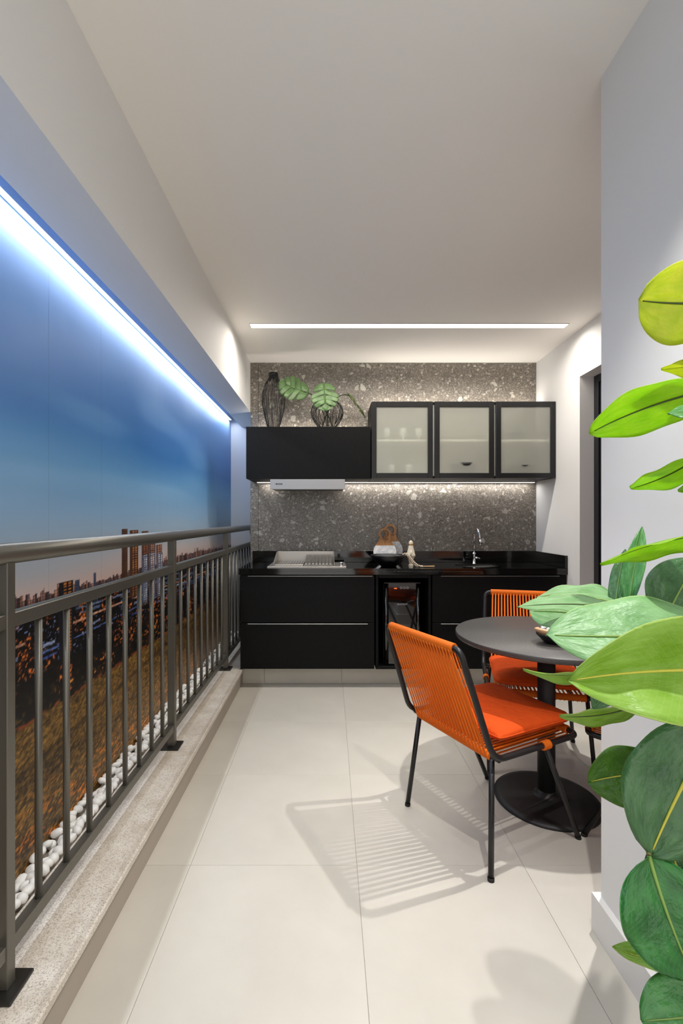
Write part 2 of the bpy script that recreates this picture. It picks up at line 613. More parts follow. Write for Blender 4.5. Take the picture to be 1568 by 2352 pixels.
# right wall with the door opening
DY0, DY1, DZ = 1.75, 3.373, 2.303
struct('wall_right', MB().box(XR, XR + 0.2, DY1, YB + 0.02, 0, CEIL).box(XR, XR + 0.2, 1.40, DY0, 0, CEIL).box(XR, XR + 0.2, DY0, DY1, DZ, CEIL), 'white_paint')
dr = thing('door_1', 'dark aluminium balcony door set back in the white reveal', 'door', (XR + 0.10, (DY0 + DY1) / 2, 0))
dr['kind'] = 'structure'
yc = (DY0 + DY1) / 2
MB().bbox(0, 0.05, DY1 - yc - 0.055, DY1 - yc, 0, DZ, 0.003).bbox(0, 0.05, DY0 - yc, DY0 - yc + 0.055, 0, DZ, 0.003).bbox(0, 0.05, DY0 - yc + 0.055, DY1 - yc - 0.055, DZ - 0.055, DZ, 0.003).build('door_frame', 'dark_aluminium', dr)
MB().bbox(0.012, 0.04, 0.0, DY1 - yc - 0.056, 0.01, DZ - 0.056, 0.003).build('door_leaf', 'dark_aluminium', dr)
MB().bbox(0.022, 0.045, DY0 - yc + 0.056, -0.001, 0.01, DZ - 0.056, 0.003).build('door_leaf', 'dark_aluminium', dr)
struct('baseboard_right', MB().bbox(XR - 0.018, XR, DY1 + 0.0, 3.60, 0, 0.117, 0.002), 'white_trim')

# curb with granite slab along the railing
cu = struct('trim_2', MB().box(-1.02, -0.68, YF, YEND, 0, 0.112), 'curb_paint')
gm = MB()
gm.bbox(-0.905, -0.662, YF, YEND - 0.005, 0.112, 0.140, 0.005)
gran = gm.build('granite_slab', 'granite_curb', cu)
# thin bright seam of the slab edge stays part of the same stone

# skirting under the kitchen, porcelain tiles
pl = struct('baseboard_kitchen', MB().box(-0.68, XR, 3.66, 3.70, 0, 0.142), 'grout')
xs = [-0.68, -0.508, 0.092, 0.692, 1.292, XR]
for a, b in zip(xs[:-1], xs[1:]):
    MB().bbox(a + 0.001, b - 0.001, 3.65, 3.662, 0.001, 0.143, 0.001).build('tile', 'floor_porcelain', pl)

# ================================================================== the printed mural
mural = thing('wall_mural', 'printed mural of a blue dusk sky over a city skyline and golden field', 'mural', (XMUR, 0.4, 0.112))


def smooth(a, b, x):
    t_ = np.clip((x - a) / (b - a), 0, 1)
    return t_ * t_ * (3 - 2 * t_)


def vnoise(y, z, sy, sz, seed):
    r = np.random.default_rng(seed)
    tab = r.random((256, 256))
    u, v = y * sy + 1000, z * sz + 1000
    i, j = np.floor(u).astype(int), np.floor(v).astype(int)
    fu, fv = u - i, v - j
    fu, fv = fu * fu * (3 - 2 * fu), fv * fv * (3 - 2 * fv)
    a = tab[i % 256, j % 256]; b = tab[(i + 1) % 256, j % 256]
    c = tab[i % 256, (j + 1) % 256]; d = tab[(i + 1) % 256, (j + 1) % 256]
    return (a * (1 - fu) + b * fu) * (1 - fv) + (c * (1 - fu) + d * fu) * fv


def srgb2lin(c):
    c = np.clip(c, 0, 255) / 255.0
    return np.where(c <= 0.04045, c / 12.92, ((c + 0.055) / 1.055) ** 2.4)


BL = np.random.default_rng(5)
# skyline blocks: start, width, top, tone
BLOCKS = []
yy = 0.3
while yy < 4.8:
    wd = BL.uniform(0.006, 0.020)
    dens = 0.9
    if BL.random() < dens:
        top = 1.014 + 0.010 * math.sin(yy * 2.3) + BL.uniform(0.0, 0.022) * (1 if BL.random() < 0.85 else 2.0)
        BLOCKS.append((yy, wd, top, BL.uniform(0, 1)))
    yy += wd * BL.uniform(0.3, 0.9)
TOWERS = [  # y0,y1,top,base,(dark),(light) face, floors
    (2.262, 2.322, 1.232, 0.90, (70, 44, 30), (96, 60, 40)),
    (2.352, 2.452, 1.224, 0.86, (74, 44, 28), (196, 128, 70)),
    (2.500, 2.588, 1.215, 0.90, (84, 52, 38), (150, 96, 70)),
    (2.592, 2.690, 1.172, 0.90, (90, 64, 60), (176, 128, 104)),
    (2.505, 2.580, 1.085, 0.80, (92, 104, 132), (206, 206, 214)),
    (2.600, 2.690, 1.090, 0.80, (104, 106, 128), (222, 196, 170)),
    (2.705, 2.800, 1.130, 0.82, (104, 74, 66), (196, 150, 120)),
    (2.712, 2.810, 1.080, 0.80, (96, 104, 130), (210, 206, 206)),
    (1.735, 1.830, 1.043, 0.74, (26, 26, 34), (196, 120, 50)),
    (1.462, 1.494, 1.04, 0.62, (18, 18, 26), (40, 40, 52)),
    (1.842, 1.875, 1.040, 0.9, (50, 60, 84), (90, 100, 120)),
    (1.99, 2.01, 1.05, 0.9, (60, 70, 96), (70, 80, 110)),
]


def mural_color(Y, Z):
    c = np.zeros(Y.shape + (3,))
    # sky
    zs = np.array([0.95, 1.02, 1.07, 1.13, 1.20, 1.32, 1.5, 1.68, 1.85, 2.05, 2.3, 2.7])
    cs = np.array([(222, 190, 178), (216, 188, 178), (198, 186, 186), (172, 180, 192), (160, 184, 208), (138, 178, 216), (102, 160, 212),
                   (56, 120, 190), (68, 126, 196), (106, 148, 204), (146, 172, 214), (150, 174, 214)], float)  # paler upper tones put the strip light's wash into the print
    cloud = vnoise(Y, Z, 1.1, 5, 3) * 0.6 + vnoise(Y, Z, 2.6, 11, 4) * 0.4
    zz = Z + (cloud - 0.5) * 0.10
    for k in range(3):
        c[..., k] = np.interp(zz, zs, cs[:, k])
    wisp = smooth(0.5, 0.85, vnoise(Y + Z * 0.6, Z, 1.3, 7, 8)) * smooth(1.3, 1.6, Z) * (1 - smooth(2.0, 2.25, Z))
    c += wisp[..., None] * np.array((24, 20, 14))
    # distant skyline
    hz = 1.012 + 0.010 * np.sin(Y * 2.3) + 0.014 * vnoise(Y, Z * 0, 30, 1, 6)
    tex = vnoise(Y, Z, 90, 120, 9)
    low = Z < hz
    far_c = np.array((104, 78, 84)) + (tex[..., None] - 0.4) * np.array((170, 120, 110))
    c[low] = far_c[low]
    for (a, wd, top, tn) in BLOCKS:
        msk = (Y >= a) & (Y < a + wd) & (Z < top) & (Z > 0.90)
        if not msk.any():
            continue
        base = np.array((58, 50, 66)) * (1 - tn) + np.array((206, 150, 128)) * tn
        side = np.where((Y[msk] - a) < wd * 0.4, 0.62, 1.0)
        rowm = np.where(np.sin(Z[msk] * 900) > 0.2, 0.8, 1.05)
        c[msk] = base[None, :] * (side * rowm)[:, None]
    # city floor: dark, specks and roads
    d = smooth(1.0, 0.955, Z)
    n1 = vnoise(Y, Z, 60, 75, 12); n2 = vnoise(Y, Z, 130, 170, 13); n3 = vnoise(Y, Z, 9, 14, 14)
    dark = np.zeros_like(c) + np.array((10, 8, 10))
    warm = smooth(0.55, 0.80, n2 * 0.6 + n1 * 0.4) * smooth(0.35, 0.65, n3) * smooth(0.58, 0.66, Z)
    dark += warm[..., None] * np.array((250, 130, 50))
    blue = smooth(0.74, 0.95, n2) * smooth(0.6, 0.4, n3) * smooth(0.72, 0.8, Z)
    dark += blue[..., None] * np.array((120, 140, 190))
    grn = smooth(0.6, 0.9, n1) * smooth(0.74, 0.62, Z)
    dark += grn[..., None] * np.array((74, 58, 18))
    for (zc, wd, col, brk) in ((0.925, 0.004, (120, 140, 180), 20), (0.895, 0.005, (100, 118, 160), 21), (0.84, 0.006, (150, 165, 205), 22),
                               (0.822, 0.003, (90, 120, 190), 23), (0.80, 0.004, (60, 90, 170), 24), (0.868, 0.004, (230, 170, 140), 25)):
        z_r = zc + 0.010 * np.sin(Y * 2.1 + zc * 40)
        on = (np.abs(Z - z_r) < wd) * (vnoise(Y, Z * 0 + zc, 9, 30, brk) > 0.48)
        on = on * (0.45 + 0.8 * vnoise(Y, Z, 70, 200, brk + 50))
        dark = dark * (1 - on[..., None] * 0.95) + on[..., None] * np.array(col) * 0.95
    c = c * (1 - d[..., None]) + dark * d[..., None]
    # towers
    for (a, b, top, bs, dk, lt) in TOWERS:
        msk = (Y >= a) & (Y < b) & (Z < top) & (Z > bs)
        if not msk.any():
            continue
        u = (Y[msk] - a) / (b - a)
        face = np.where(u < 0.28, 0.0, 1.0)
        fl_ = (np.sin(Z[msk] * 2 * PI / 0.012) > 0.0) * 1.0
        col_ = (np.sin(u * 2 * PI * 3.0) > -0.35) * 1.0
        k = face * fl_ * col_
        fade = smooth(bs, bs + 0.05, Z[msk])
        cc = np.array(dk)[None, :] * (1 - k[:, None]) + np.array(lt)[None, :] * k[:, None]
        cc = cc * (0.85 + 0.3 * vnoise(Y[msk], Z[msk], 80, 80, 31))[:, None]
        c[msk] = cc * fade[:, None] + c[msk] * (1 - fade[:, None])
    # field
    fe = 0.575 + 0.02 * np.sin(Y * 1.3 - 0.4) + 0.008 * vnoise(Y, Z * 0, 18, 1, 33) + 0.03 * smooth(2.4, 3.6, Y)
    f = smooth(0.004, -0.006, Z - fe)
    sh = Y * 0.75 + Z
    gr = vnoise(sh, Z - Y * 0.35, 60, 130, 40) * 0.5 + vnoise(sh, Z - Y * 0.35, 120, 260, 41) * 0.5
    big = vnoise(sh, Z, 3, 10, 42)
    fc = np.array((58, 42, 18)) + (gr[..., None] - 0.25) * np.array((180, 136, 66)) + (big[..., None] - 0.5) * np.array((60, 44, 14))
    og = smooth(0.42, 0.16, Z) * smooth(0.5, 0.8, vnoise(sh, Z, 26, 60, 44) * 0.5 + gr * 0.5)
    fc = fc + og[..., None] * np.array((110, 40, -6))
    pale = smooth(2.2, 3.8, Y) * smooth(0.5, 0.15, Z)  # hazy light reflection painted into the low far end of the field
    fc = fc * (1 - 0.55 * pale[..., None]) + 0.55 * pale[..., None] * np.array((188, 148, 116))
    bank = smooth(0.012, 0.0, np.abs(Z - fe - 0.004)) * smooth(0.35, 0.6, vnoise(Y, Z, 40, 60, 46))
    c = c * (1 - f[..., None]) + fc * f[..., None]
    c = c * (1 - 0.8 * bank[..., None]) + 0.8 * bank[..., None] * np.array((176, 84, 30))
    trk = smooth(0.02, 0.0, np.abs(Z - (0.44 + 0.05 * (Y - 1.4)))) * f * 0.5
    c = c * (1 - trk[..., None] * np.array((0.7, 0.75, 0.8)))
    return srgb2lin(c)


mm = mat('mural_print', (120, 150, 190), 0.42, spec=0.35)
t = NT(mm)
at = t.n('ShaderNodeVertexColor'); at.layer_name = 'print'
t.l(at.outputs[0], t.b.inputs['Base Color'])
co = t.coords(); n1 = t.noise(co, 6, 3); n2 = t.noise(co, 160, 2)
t.bump(t.math('ADD', t.math('MULTIPLY', n1.outputs[0], 0.5), t.math('MULTIPLY', n2.outputs[0], 0.02)), 0.15, 0.02)

SEAMS = [YF, 0.42, 1.05, 1.671, 2.053, 2.764, 3.85, YEND]
zrow = np.concatenate([np.arange(0.10, 1.27, 0.0042), np.linspace(1.27, CEIL, 70)])
for k in range(len(SEAMS) - 1):
    a, b = SEAMS[k], SEAMS[k + 1] + (0.002 if k < len(SEAMS) - 2 else -0.001)
    if b < 0.5:
        ycol = np.linspace(a, b, 30); zr = zrow[::6]
        zr = np.append(zr, CEIL) if zr[-1] < CEIL else zr
    else:
        n = int(math.log(b / max(a, 0.3)) / 0.0036) + 2
        ycol = np.exp(np.linspace(math.log(max(a, 0.3)), math.log(b), n)); ycol[0] = a; ycol = np.sort(np.append(ycol, [a + 0.0016, b - 0.0036, b - 0.0020])); zr = zrow
    YY, ZZ = np.meshgrid(ycol, zr, indexing='ij')
    C_ = mural_color(YY, ZZ)
    C_[0] *= 0.72
    C_[-1] *= 0.72; C_[-2] *= 0.72
    ny, nz_ = YY.shape
    co_ = np.stack([np.full(YY.shape, 0.0001 * (k % 2)) + 0.0006 * np.sin(YY * 9 + ZZ * 2), YY - 0.4, ZZ - 0.112], -1).reshape(-1, 3)
    idx = np.arange(ny * nz_).reshape(ny, nz_)
    q = np.stack([idx[:-1, :-1], idx[1:, :-1], idx[1:, 1:], idx[:-1, 1:]], -1).reshape(-1, 4)
    me = bpy.data.meshes.new('panel')
    me.vertices.add(len(co_)); me.vertices.foreach_set('co', co_.ravel())
    me.loops.add(q.size); me.loops.foreach_set('vertex_index', q.ravel().astype(np.int32))
    me.polygons.add(len(q)); me.polygons.foreach_set('loop_start', np.arange(0, q.size, 4, dtype=np.int32))
    me.update(calc_edges=True)
    ca = me.color_attributes.new('print', 'FLOAT_COLOR', 'POINT')
    rg = np.ones((len(co_), 4), np.float32); rg[:, :3] = C_.reshape(-1, 3)
    ca.data.foreach_set('color', rg.ravel())
    me.materials.append(mm)
    po = bpy.data.objects.new('panel', me)
    COL.objects.link(po); po.parent = mural

# the print turns the corner at the far end
yr = np.linspace(0, 0.306, 40); zr = zrow[::3]; zr = np.append(zr, CEIL) if zr[-1] < CEIL else zr
YY, ZZ = np.meshgrid(yr, zr, indexing='ij')
C_ = mural_color(YY + YEND, ZZ) * 0.18 + 0.82 * np.array(lin((176, 178, 184)))
ny, nz_ = YY.shape
co_ = np.stack([YY + 0.001, np.full(YY.shape, YEND - 0.4 - 0.004), ZZ - 0.112], -1).reshape(-1, 3)
idx = np.arange(ny * nz_).reshape(ny, nz_)
q = np.stack([idx[:-1, :-1], idx[1:, :-1], idx[1:, 1:], idx[:-1, 1:]], -1).reshape(-1, 4)
me = bpy.data.meshes.new('panel')
me.from_pydata(co_.tolist(), [], q.tolist())
ca = me.color_attributes.new('print', 'FLOAT_COLOR', 'POINT')
rg = np.ones((len(co_), 4), np.float32); rg[:, :3] = C_.reshape(-1, 3)
ca.data.foreach_set('color', rg.ravel())
me.materials.append(mm)
po = bpy.data.objects.new('panel', me); COL.objects.link(po); po.parent = mural

# the strip light along the top of the mural
ml = thing('mural_strip_light', 'long cool white strip light glowing along the top of the mural', 'strip light', (-0.981, 1.9, 2.262))
MB().box(-0.017, 0.007, -2.76, 2.76, 0.0, 0.003).build('profile', 'white_trim', ml)
MB().box(-0.012, 0.007, -2.75, 2.75, -0.002, -0.0002).build('diffuser', 'led_cool', ml)

# ================================================================== railing
rail = thing('balcony_railing', 'grey metal balcony railing with round handrail and slim round bars on the granite curb', 'railing', (-0.79, 2.335, 0.14))
OX, OY, OZ = -0.79, 2.335, 0.14
Y0R, Y1R = -0.88, YEND - 0.002
MB().tube([(0, Y0R - OY, 1.195 - OZ), (0, Y1R - OY, 1.195 - OZ)], 0.026, 20).build('handrail', 'rail_metal', rail)
MB().bbox(-0.015, 0.015, Y0R - OY, Y1R - OY, 1.014 - OZ, 1.050 - OZ, 0.002).build('middle_rail', 'rail_metal', rail)
MB().bbox(-0.015, 0.015, Y0R - OY, Y1R - OY, 0.220 - OZ, 0.254 - OZ, 0.002).build('bottom_rail', 'rail_metal', rail)
post_me = MB().bbox(-0.018, 0.018, -0.015, 0.015, 0.008, 1.175 - OZ, 0.002).build('post', 'rail_metal', rail)
plate_me = MB().bbox(-0.045, 0.045, -0.045, 0.045, 0.0, 0.009, 0.002).build('base_plate', 'rail_plate', post_me)
cap_v = MB().tube([(0, 0, 0.254 - OZ), (0, 0, 1.014 - OZ)], 0.0095, 12).build('bar', 'rail_metal', rail)
SP = 1.2125
posts = [1.1275 + 0.012 + SP * k for k in (-1, 0, 1, 2)]
for k, py in enumerate(posts):
    if k == 0:
        post_me.location = (0, py - OY, 0)
    else:
        p2 = inst('post', post_me.data, rail, (0, py - OY, 0)); inst('base_plate', plate_me.data, p2)
bar_first = True
for py in posts:
    for q in range(1, 9):
        by = py + SP * q / 9
        if by > Y1R - 0.03:
            break
        if bar_first:
            cap_v.location = (0, by - OY, 0); bar_first = False
        else:
            inst('bar', cap_v.data, rail, (0, by - OY, 0))

# white pebbles between granite and mural
peb = []
for k in range(6):
    bm = bmesh.new(); bmesh.ops.create_icosphere(bm, subdivisions=2, radius=1.0)
    r = random.Random(k)
    for v in bm.verts:
        v.co *= 1 + 0.16 * math.sin(v.co.x * 2.3 + k) * math.cos(v.co.y * 2 + k * 1.7) + r.uniform(-0.03, 0.03)
    ob = MB().from_bm(bm, True).build('white_pebble', 'pebble_white')
    peb.append(ob.data)
    bpy.data.objects.remove(ob)
pr = random.Random(3)
count = 0
far = MB()
yv = 1.30
rows = []
while yv < 4.70:
    for lane in range(3):
        rx, ry, rz = pr.uniform(0.015, 0.021), pr.uniform(0.015, 0.023), pr.uniform(0.012, 0.016)
        x = -0.982 + lane * 0.032 + pr.uniform(-0.006, 0.006)
        z = 0.112 + rz + (0.022 if (lane == 0 and pr.random() < 0.6) else 0) + (0.012 if lane == 1 and pr.random() < 0.4 else 0)
        if lane == 2:
            x = min(x, -0.912 - 0.002)
            z += 0.026
        loc = (x, yv + pr.uniform(-0.008, 0.008), z)
        rot = (pr.uniform(-0.4, 0.4), pr.uniform(-0.4, 0.4), pr.uniform(0, PI))
        rows.append((loc, rot, (rx, ry, rz), pr.randrange(6)))
    yv += 0.033
for i, (loc, rot, scl, kk) in enumerate(rows):
    if i < 300:
        o = inst('white_pebble', peb[kk], None, loc, rot, scl)
        tag(o, 'smooth white pebble in the strip between the granite curb and the mural', 'pebble', 'white pebbles along the mural')
    else:
        M_ = Matrix.Translation(loc) @ (Matrix.Rotation(rot[2], 4, 'Z')) @ Matrix.Diagonal((*scl, 1))
        bm = bmesh.new(); bmesh.ops.create_icosphere(bm, subdivisions=1, radius=1.0); bm.transform(M_)
        far.from_bm(bm, True)
if far.v:
    o = far.build('pebble_bed', 'pebble_white')
    tag(o, 'far end of the white pebble strip beside the kitchen wall', 'pebbles', kind='stuff')

# ================================================================== ceiling lights
cl = thing('ceiling_strip_light', 'long slim white strip light recessed across the ceiling', 'strip light', (0.553, 3.298, CEIL))
MB().box(-1.108, 1.108, -0.033, 0.033, -0.004, -0.0005).build('diffuser', 'led_diffuser', cl)
fm = MB()
for (a, b, c_, d_) in ((-1.113, 1.113, -0.037, -0.033), (-1.113, 1.113, 0.033, 0.037), (-1.113, -1.108, -0.033, 0.033), (1.108, 1.113, -0.033, 0.033)):
    fm.box(a, b, c_, d_, -0.005, -0.0005)
fm.build('trim_frame', 'white_trim', cl)
for (p, lb) in zip([s_[1] for s_ in SPOTS], ('small round ceiling spotlight over the round table', 'second small ceiling spotlight beside the one over the table', 'small round ceiling spotlight at the top of the picture', 'small round ceiling spotlight over the rubber plant', 'added unseen fill spotlight in the ceiling behind the camera')):
    sl = thing('ceiling_spotlight', lb, 'spotlight', (p[0], p[1], CEIL), group='recessed ceiling spotlights')
    MB().lathe([(0.028, -0.0005), (0.045, -0.0005), (0.045, -0.004), (0.030, -0.004)], 24).build('ring', 'white_trim', sl)
    MB().lathe([(0.0005, -0.0042), (0.026, -0.0042), (0.026, -0.005), (0.0005, -0.005)], 20).build('lens', 'led_diffuser', sl)

# ================================================================== kitchen base units
YC = 3.54   # worktop front
YD = 3.552  # drawer fronts


def drawer_unit(name, label, x0, x1, handles, top=0.718):
    u = thing(name, label, 'cabinet', ((x0 + x1) / 2, YD, 0.143))
    ox = (x0 + x1) / 2
    MB().bbox(x0 - ox, x1 - ox, 0.022, YB - YD - 0.004, 0.0, top, 0.002).build('body', 'black_wood', u)
    zm = CAM_H - (1430.5 - VPY) * YD / F_PX - 0.143
    for (a, b, hx0, hx1) in ((0.002, zm - 0.002, *handles[1]), (zm + 0.002, 0.712, *handles[0])):
        d = MB().bbox(x0 - ox + 0.002, x1 - ox - 0.002, 0.0, 0.020, a, b, 0.0015).build('drawer', 'black_wood', u)
        MB().bbox(hx0 - ox, hx1 - ox, -0.006, -0.0002, b - 0.010, b - 0.004, 0.001).build('handle', 'handle_line', d)
    return u


kx = lambda px: (px - VPX) * YD / F_PX
drawer_unit('drawer_cabinet', 'matt black two-drawer kitchen cabinet under the grill beside the railing', -0.678, kx(860), ((kx(569), kx(855)), (kx(569), kx(844))))
drawer_unit('drawer_cabinet', 'matt black two-drawer kitchen cabinet under the sink behind the round table', kx(992), XR - 0.004, ((kx(1012), kx(1284)), (kx(1012), kx(1284))), 0.60)

hs = thing('cooler_housing', 'black open kitchen housing around the wine cooler between the drawers', 'cabinet', ((kx(862) + kx(990)) / 2, YD, 0.143))
hw = (kx(990) - kx(862)) / 2 - 0.002
MB().bbox(-hw, -hw + 0.02, 0, 0.5, 0.022, 0.718, 0.002).build('side_panel', 'black_wood', hs)
MB().bbox(hw - 0.02, hw, 0, 0.5, 0.022, 0.718, 0.002).build('side_panel', 'black_wood', hs)
MB().bbox(-hw, hw, 0, 0.5, 0.0, 0.020, 0.002).build('bottom_panel', 'black_wood', hs)
MB().bbox(-hw + 0.021, hw - 0.021, 0, 0.5, 0.69, 0.718, 0.002).build('top_panel', 'black_wood', hs)
MB().box(-hw + 0.021, hw - 0.021, 0.49, 0.5, 0.022, 0.689).build('back_panel', 'void_black', hs)

wc_x = (kx(883) + kx(967)) / 2
wc = thing('wine_cooler', 'narrow black glass-fronted wine cooler with touch controls', 'wine cooler', (wc_x, YD + 0.03, 0.165))
ww = (kx(967) - kx(883)) / 2
wz = CAM_H - (1341 - VPY) * YD / F_PX - 0.165
MB().bbox(-ww - 0.004, ww + 0.004, 0.03, 0.44, 0.0, wz - 0.004, 0.004).build('body', 'cooler_shell', wc)
wd = MB().bbox(-ww + 0.032, ww - 0.032, 0.004, 0.028, 0.006, wz, 0.002).build('door', 'cooler_glass', wc)
MB().tube([(-ww + 0.016, 0.012, 0.006), (-ww + 0.016, 0.012, wz)], 0.0155, 18).build('door_edge', 'cooler_glass', wd)
MB().tube([(ww - 0.016, 0.012, 0.006), (ww - 0.016, 0.012, wz)], 0.0155, 18).build('door_edge', 'cooler_glass', wd)
MB().bbox(-ww, ww, 0.0, 0.028, wz, wz + 0.004, 0.001).build('top_trim', 'steel_dark', wd)
pz = lambda py: CAM_H - (py - VPY) * YD / F_PX - 0.165
for q, px in enumerate((922.4, 929.8, 937.2)):
    MB().annulus(kx(px) - wc_x, pz(1351.7), 0.0076, 0.0095, 0.0022, 0.0038, 20).build('touch_icon', 'print_grey', wd)
    text_mesh('touch_mark', ('+', '-', 'o')[q], 0.011, 'print_grey', wd, (kx(px) - wc_x, 0.0038, pz(1352.8)), (PI / 2, 0, 0), align='CENTER')
MB().bbox(kx(906) - wc_x, kx(912.8) - wc_x, 0.0022, 0.0038, pz(1354.5), pz(1351.5), 0.0004).build('display', 'orange_light', wd)
text_mesh('brand_print', 'BRASTEMP', 0.0165, 'print_grey', wd, ((kx(909) + kx(941)) / 2 - wc_x, 0.0038, pz(1391.6)), (PI / 2, 0, 0), align='CENTER')

# worktop with a sink cut-out
SKX, SKY = (1101 - VPX) * 3.72 / F_PX, 3.775
wt = thing('worktop', 'polished black granite worktop with upstands along stone and right wall', 'worktop', (0.55, 3.8, TOPC))
bm = bmesh.new()
X0, X1 = -0.688, XR - 0.002
rect = [(X0, YC), (X1, YC), (X1, YB - 0.001), (X0, YB - 0.001)]
ov = [bm.verts.new((x, y, 0)) for x, y in rect]
ev = [bm.verts.new((SKX + 0.18 * math.cos(2 * PI * k / 40), SKY + 0.135 * math.sin(2 * PI * k / 40), 0)) for k in range(40)]
ed = []
for loop in (ov, ev):
    for k in range(len(loop)):
        ed.append(bm.edges.new((loop[k], loop[(k + 1) % len(loop)])))
bmesh.ops.triangle_fill(bm, use_beauty=True, edges=ed)
ext = bmesh.ops.extrude_face_region(bm, geom=bm.faces[:])
for v in ext['geom']:
    if isinstance(v, bmesh.types.BMVert):
        v.co.z -= 0.020
for v in bm.verts:
    v.co -= Vector((0.55, 3.8, 0))
MB().from_bm(bm).build('slab', 'black_granite', wt)
MB().bbox(X0 - 0.55, X1 - 0.55, YC - 3.8, YC - 3.8 + 0.022, -0.047, -0.0205, 0.001).build('front_edge', 'black_granite', wt)
MB().bbox(X0 + 0.02 - 0.55, X1 - 0.55, YB - 0.022 - 3.8, YB - 0.001 - 3.8, 0.0003, 0.097, 0.0015).build('upstand', 'black_granite', wt)
MB().bbox(X1 - 0.022 - 0.55, X1 - 0.55, YC - 3.8, YB - 0.0225 - 3.8, 0.0003, 0.097, 0.0015).build('upstand', 'black_granite', wt)

sk = thing('sink', 'oval stainless steel sink bowl let into the black worktop', 'sink', (SKX, SKY, TOPC))
MB().lathe([(0.195, -0.0215), (0.195, -0.024), (0.182, -0.0225), (0.172, -0.03), (0.165, -0.08), (0.14, -0.13), (0.04, -0.14), (0.03, -0.14), (0.03, -0.146), (0.145, -0.136), (0.171, -0.085), (0.177, -0.035)], 40, (0, 0, 0), 1.0, 0.75).build('bowl', 'stainless', sk)
MB().lathe([(0.0005, -0.138), (0.028, -0.138), (0.028, -0.134), (0.0005, -0.134)], 16).build('drain', 'chrome', sk)

# faucet
fx = (1088 - VPX) * 3.93 / F_PX
fa = thing('kitchen_faucet', 'chrome gooseneck faucet standing behind the sink', 'faucet', (fx, 3.925, TOPC))
MB().lathe([(0.017, 0), (0.017, 0.004), (0.011, 0.006), (0.011, 0.07), (0.013, 0.072), (0.013, 0.092), (0.007, 0.094)], 20).build('body', 'chrome', fa)
pts = [(0, 0, 0.09), (0.001, 0, 0.22)]
for k in range(1, 13):
    a = PI * k / 12
    pts.append((0.018 * k / 12, -0.045 + 0.045 * math.cos(a), 0.22 + 0.07 * math.sin(a)))
pts.append((0.021, -0.092, 0.205))
MB().tube(pts, 0.0068, 14).build('spout', 'chrome', fa)
MB().tube([(0.0215, -0.0922, 0.206), (0.024, -0.094, 0.165)], [0.009, 0.0105], 16).build('spray_head', 'chrome', fa)
lv = MB().tube([(0.009, 0, 0.048), (0.034, 0, 0.048)], 0.009, 14).build('valve', 'chrome', fa)
MB().tube([(0.034, 0, 0.048), (0.046, -0.012, 0.044)], [0.004, 0.0035], 10).build('lever', 'chrome', lv)

# grill
gx0, gx1 = -0.478, 0.126
gr = thing('countertop_grill', 'stainless steel countertop grill with perforated tray and slatted rack', 'grill', (-0.2, 3.58, TOPC))
gl_ = lambda x: x + 0.2
MB().bbox(gl_(gx0), gl_(gx1), 0.0, 0.37, 0.0, 0.010, 0.001).build('base_plate', 'stainless', gr)
bx0, bx1 = gl_(-0.432), gl_(0.036)
MB().bbox(bx0, bx1, 0.335, 0.339, 0.0105, 0.105, 0.0008).build('back_shield', 'stainless', gr)
for xx in (bx0, bx1 - 0.003):
    vs = [(xx, 0.04, 0.0105), (xx, 0.334, 0.0105), (xx, 0.334, 0.105), (xx, 0.24, 0.105), (xx, 0.04, 0.045)]
    vs2 = [(x + 0.003, y, z) for x, y, z in vs]
    MB().add(vs + vs2, [(0, 1, 2, 3, 4), (9, 8, 7, 6, 5)] + [(i, i + 5, (i + 1) % 5 + 5, (i + 1) % 5) for i in range(5)]).build('side_shield', 'stainless', gr)
tx1 = gl_(-0.205)
tray = MB().bbox(bx0 + 0.006, tx1, 0.045, 0.32, 0.0105, 0.022, 0.001).build('drip_tray', 'stainless', gr)
hm = MB().lathe([(0.0045, 0), (0.0045, 0.0006)], 8)
hole = hm.build('hole', 'dish_dark', tray)
k0 = 0
for i in range(10):
    for j in range(8):
        loc = (bx0 + 0.02 + i * 0.0215, 0.07 + j * 0.031, 0.0222)
        if k0 == 0:
            hole.location = loc
        else:
            inst('hole', hole.data, tray, loc)
        k0 += 1
rk = MB().bbox(tx1 + 0.006, bx1 - 0.008, 0.05, 0.31, 0.0105, 0.018, 0.001).build('rack_frame', 'steel_dark', gr)
sm_ = None
for i in range(8):
    xx = tx1 + 0.022 + i * 0.0268
    if sm_ is None:
        sm_ = MB().add([(-0.009, 0, 0.010), (0.009, 0, 0.010), (0.007, 0, 0.002), (-0.007, 0, 0.002), (-0.009, 0.25, 0.058), (0.009, 0.25, 0.058), (0.007, 0.25, 0.050), (-0.007, 0.25, 0.050)],
                       [(0, 1, 2, 3), (4, 7, 6, 5), (0, 4, 5, 1), (1, 5, 6, 2), (2, 6, 7, 3), (3, 7, 4, 0)]).build('slat', 'stainless', rk)
        sm_.location = (xx, 0.055, 0.02)
    else:
        inst('slat', sm_.data, rk, (xx, 0.055, 0.02))
MB().lathe([(0.014, 0.0105), (0.014, 0.022), (0.0125, 0.024), (0.014, 0.026), (0.014, 0.038), (0.012, 0.041), (0.002, 0.041)], 20, (gl_(0.087), 0.045, 0)).build('knob', 'chrome', gr)


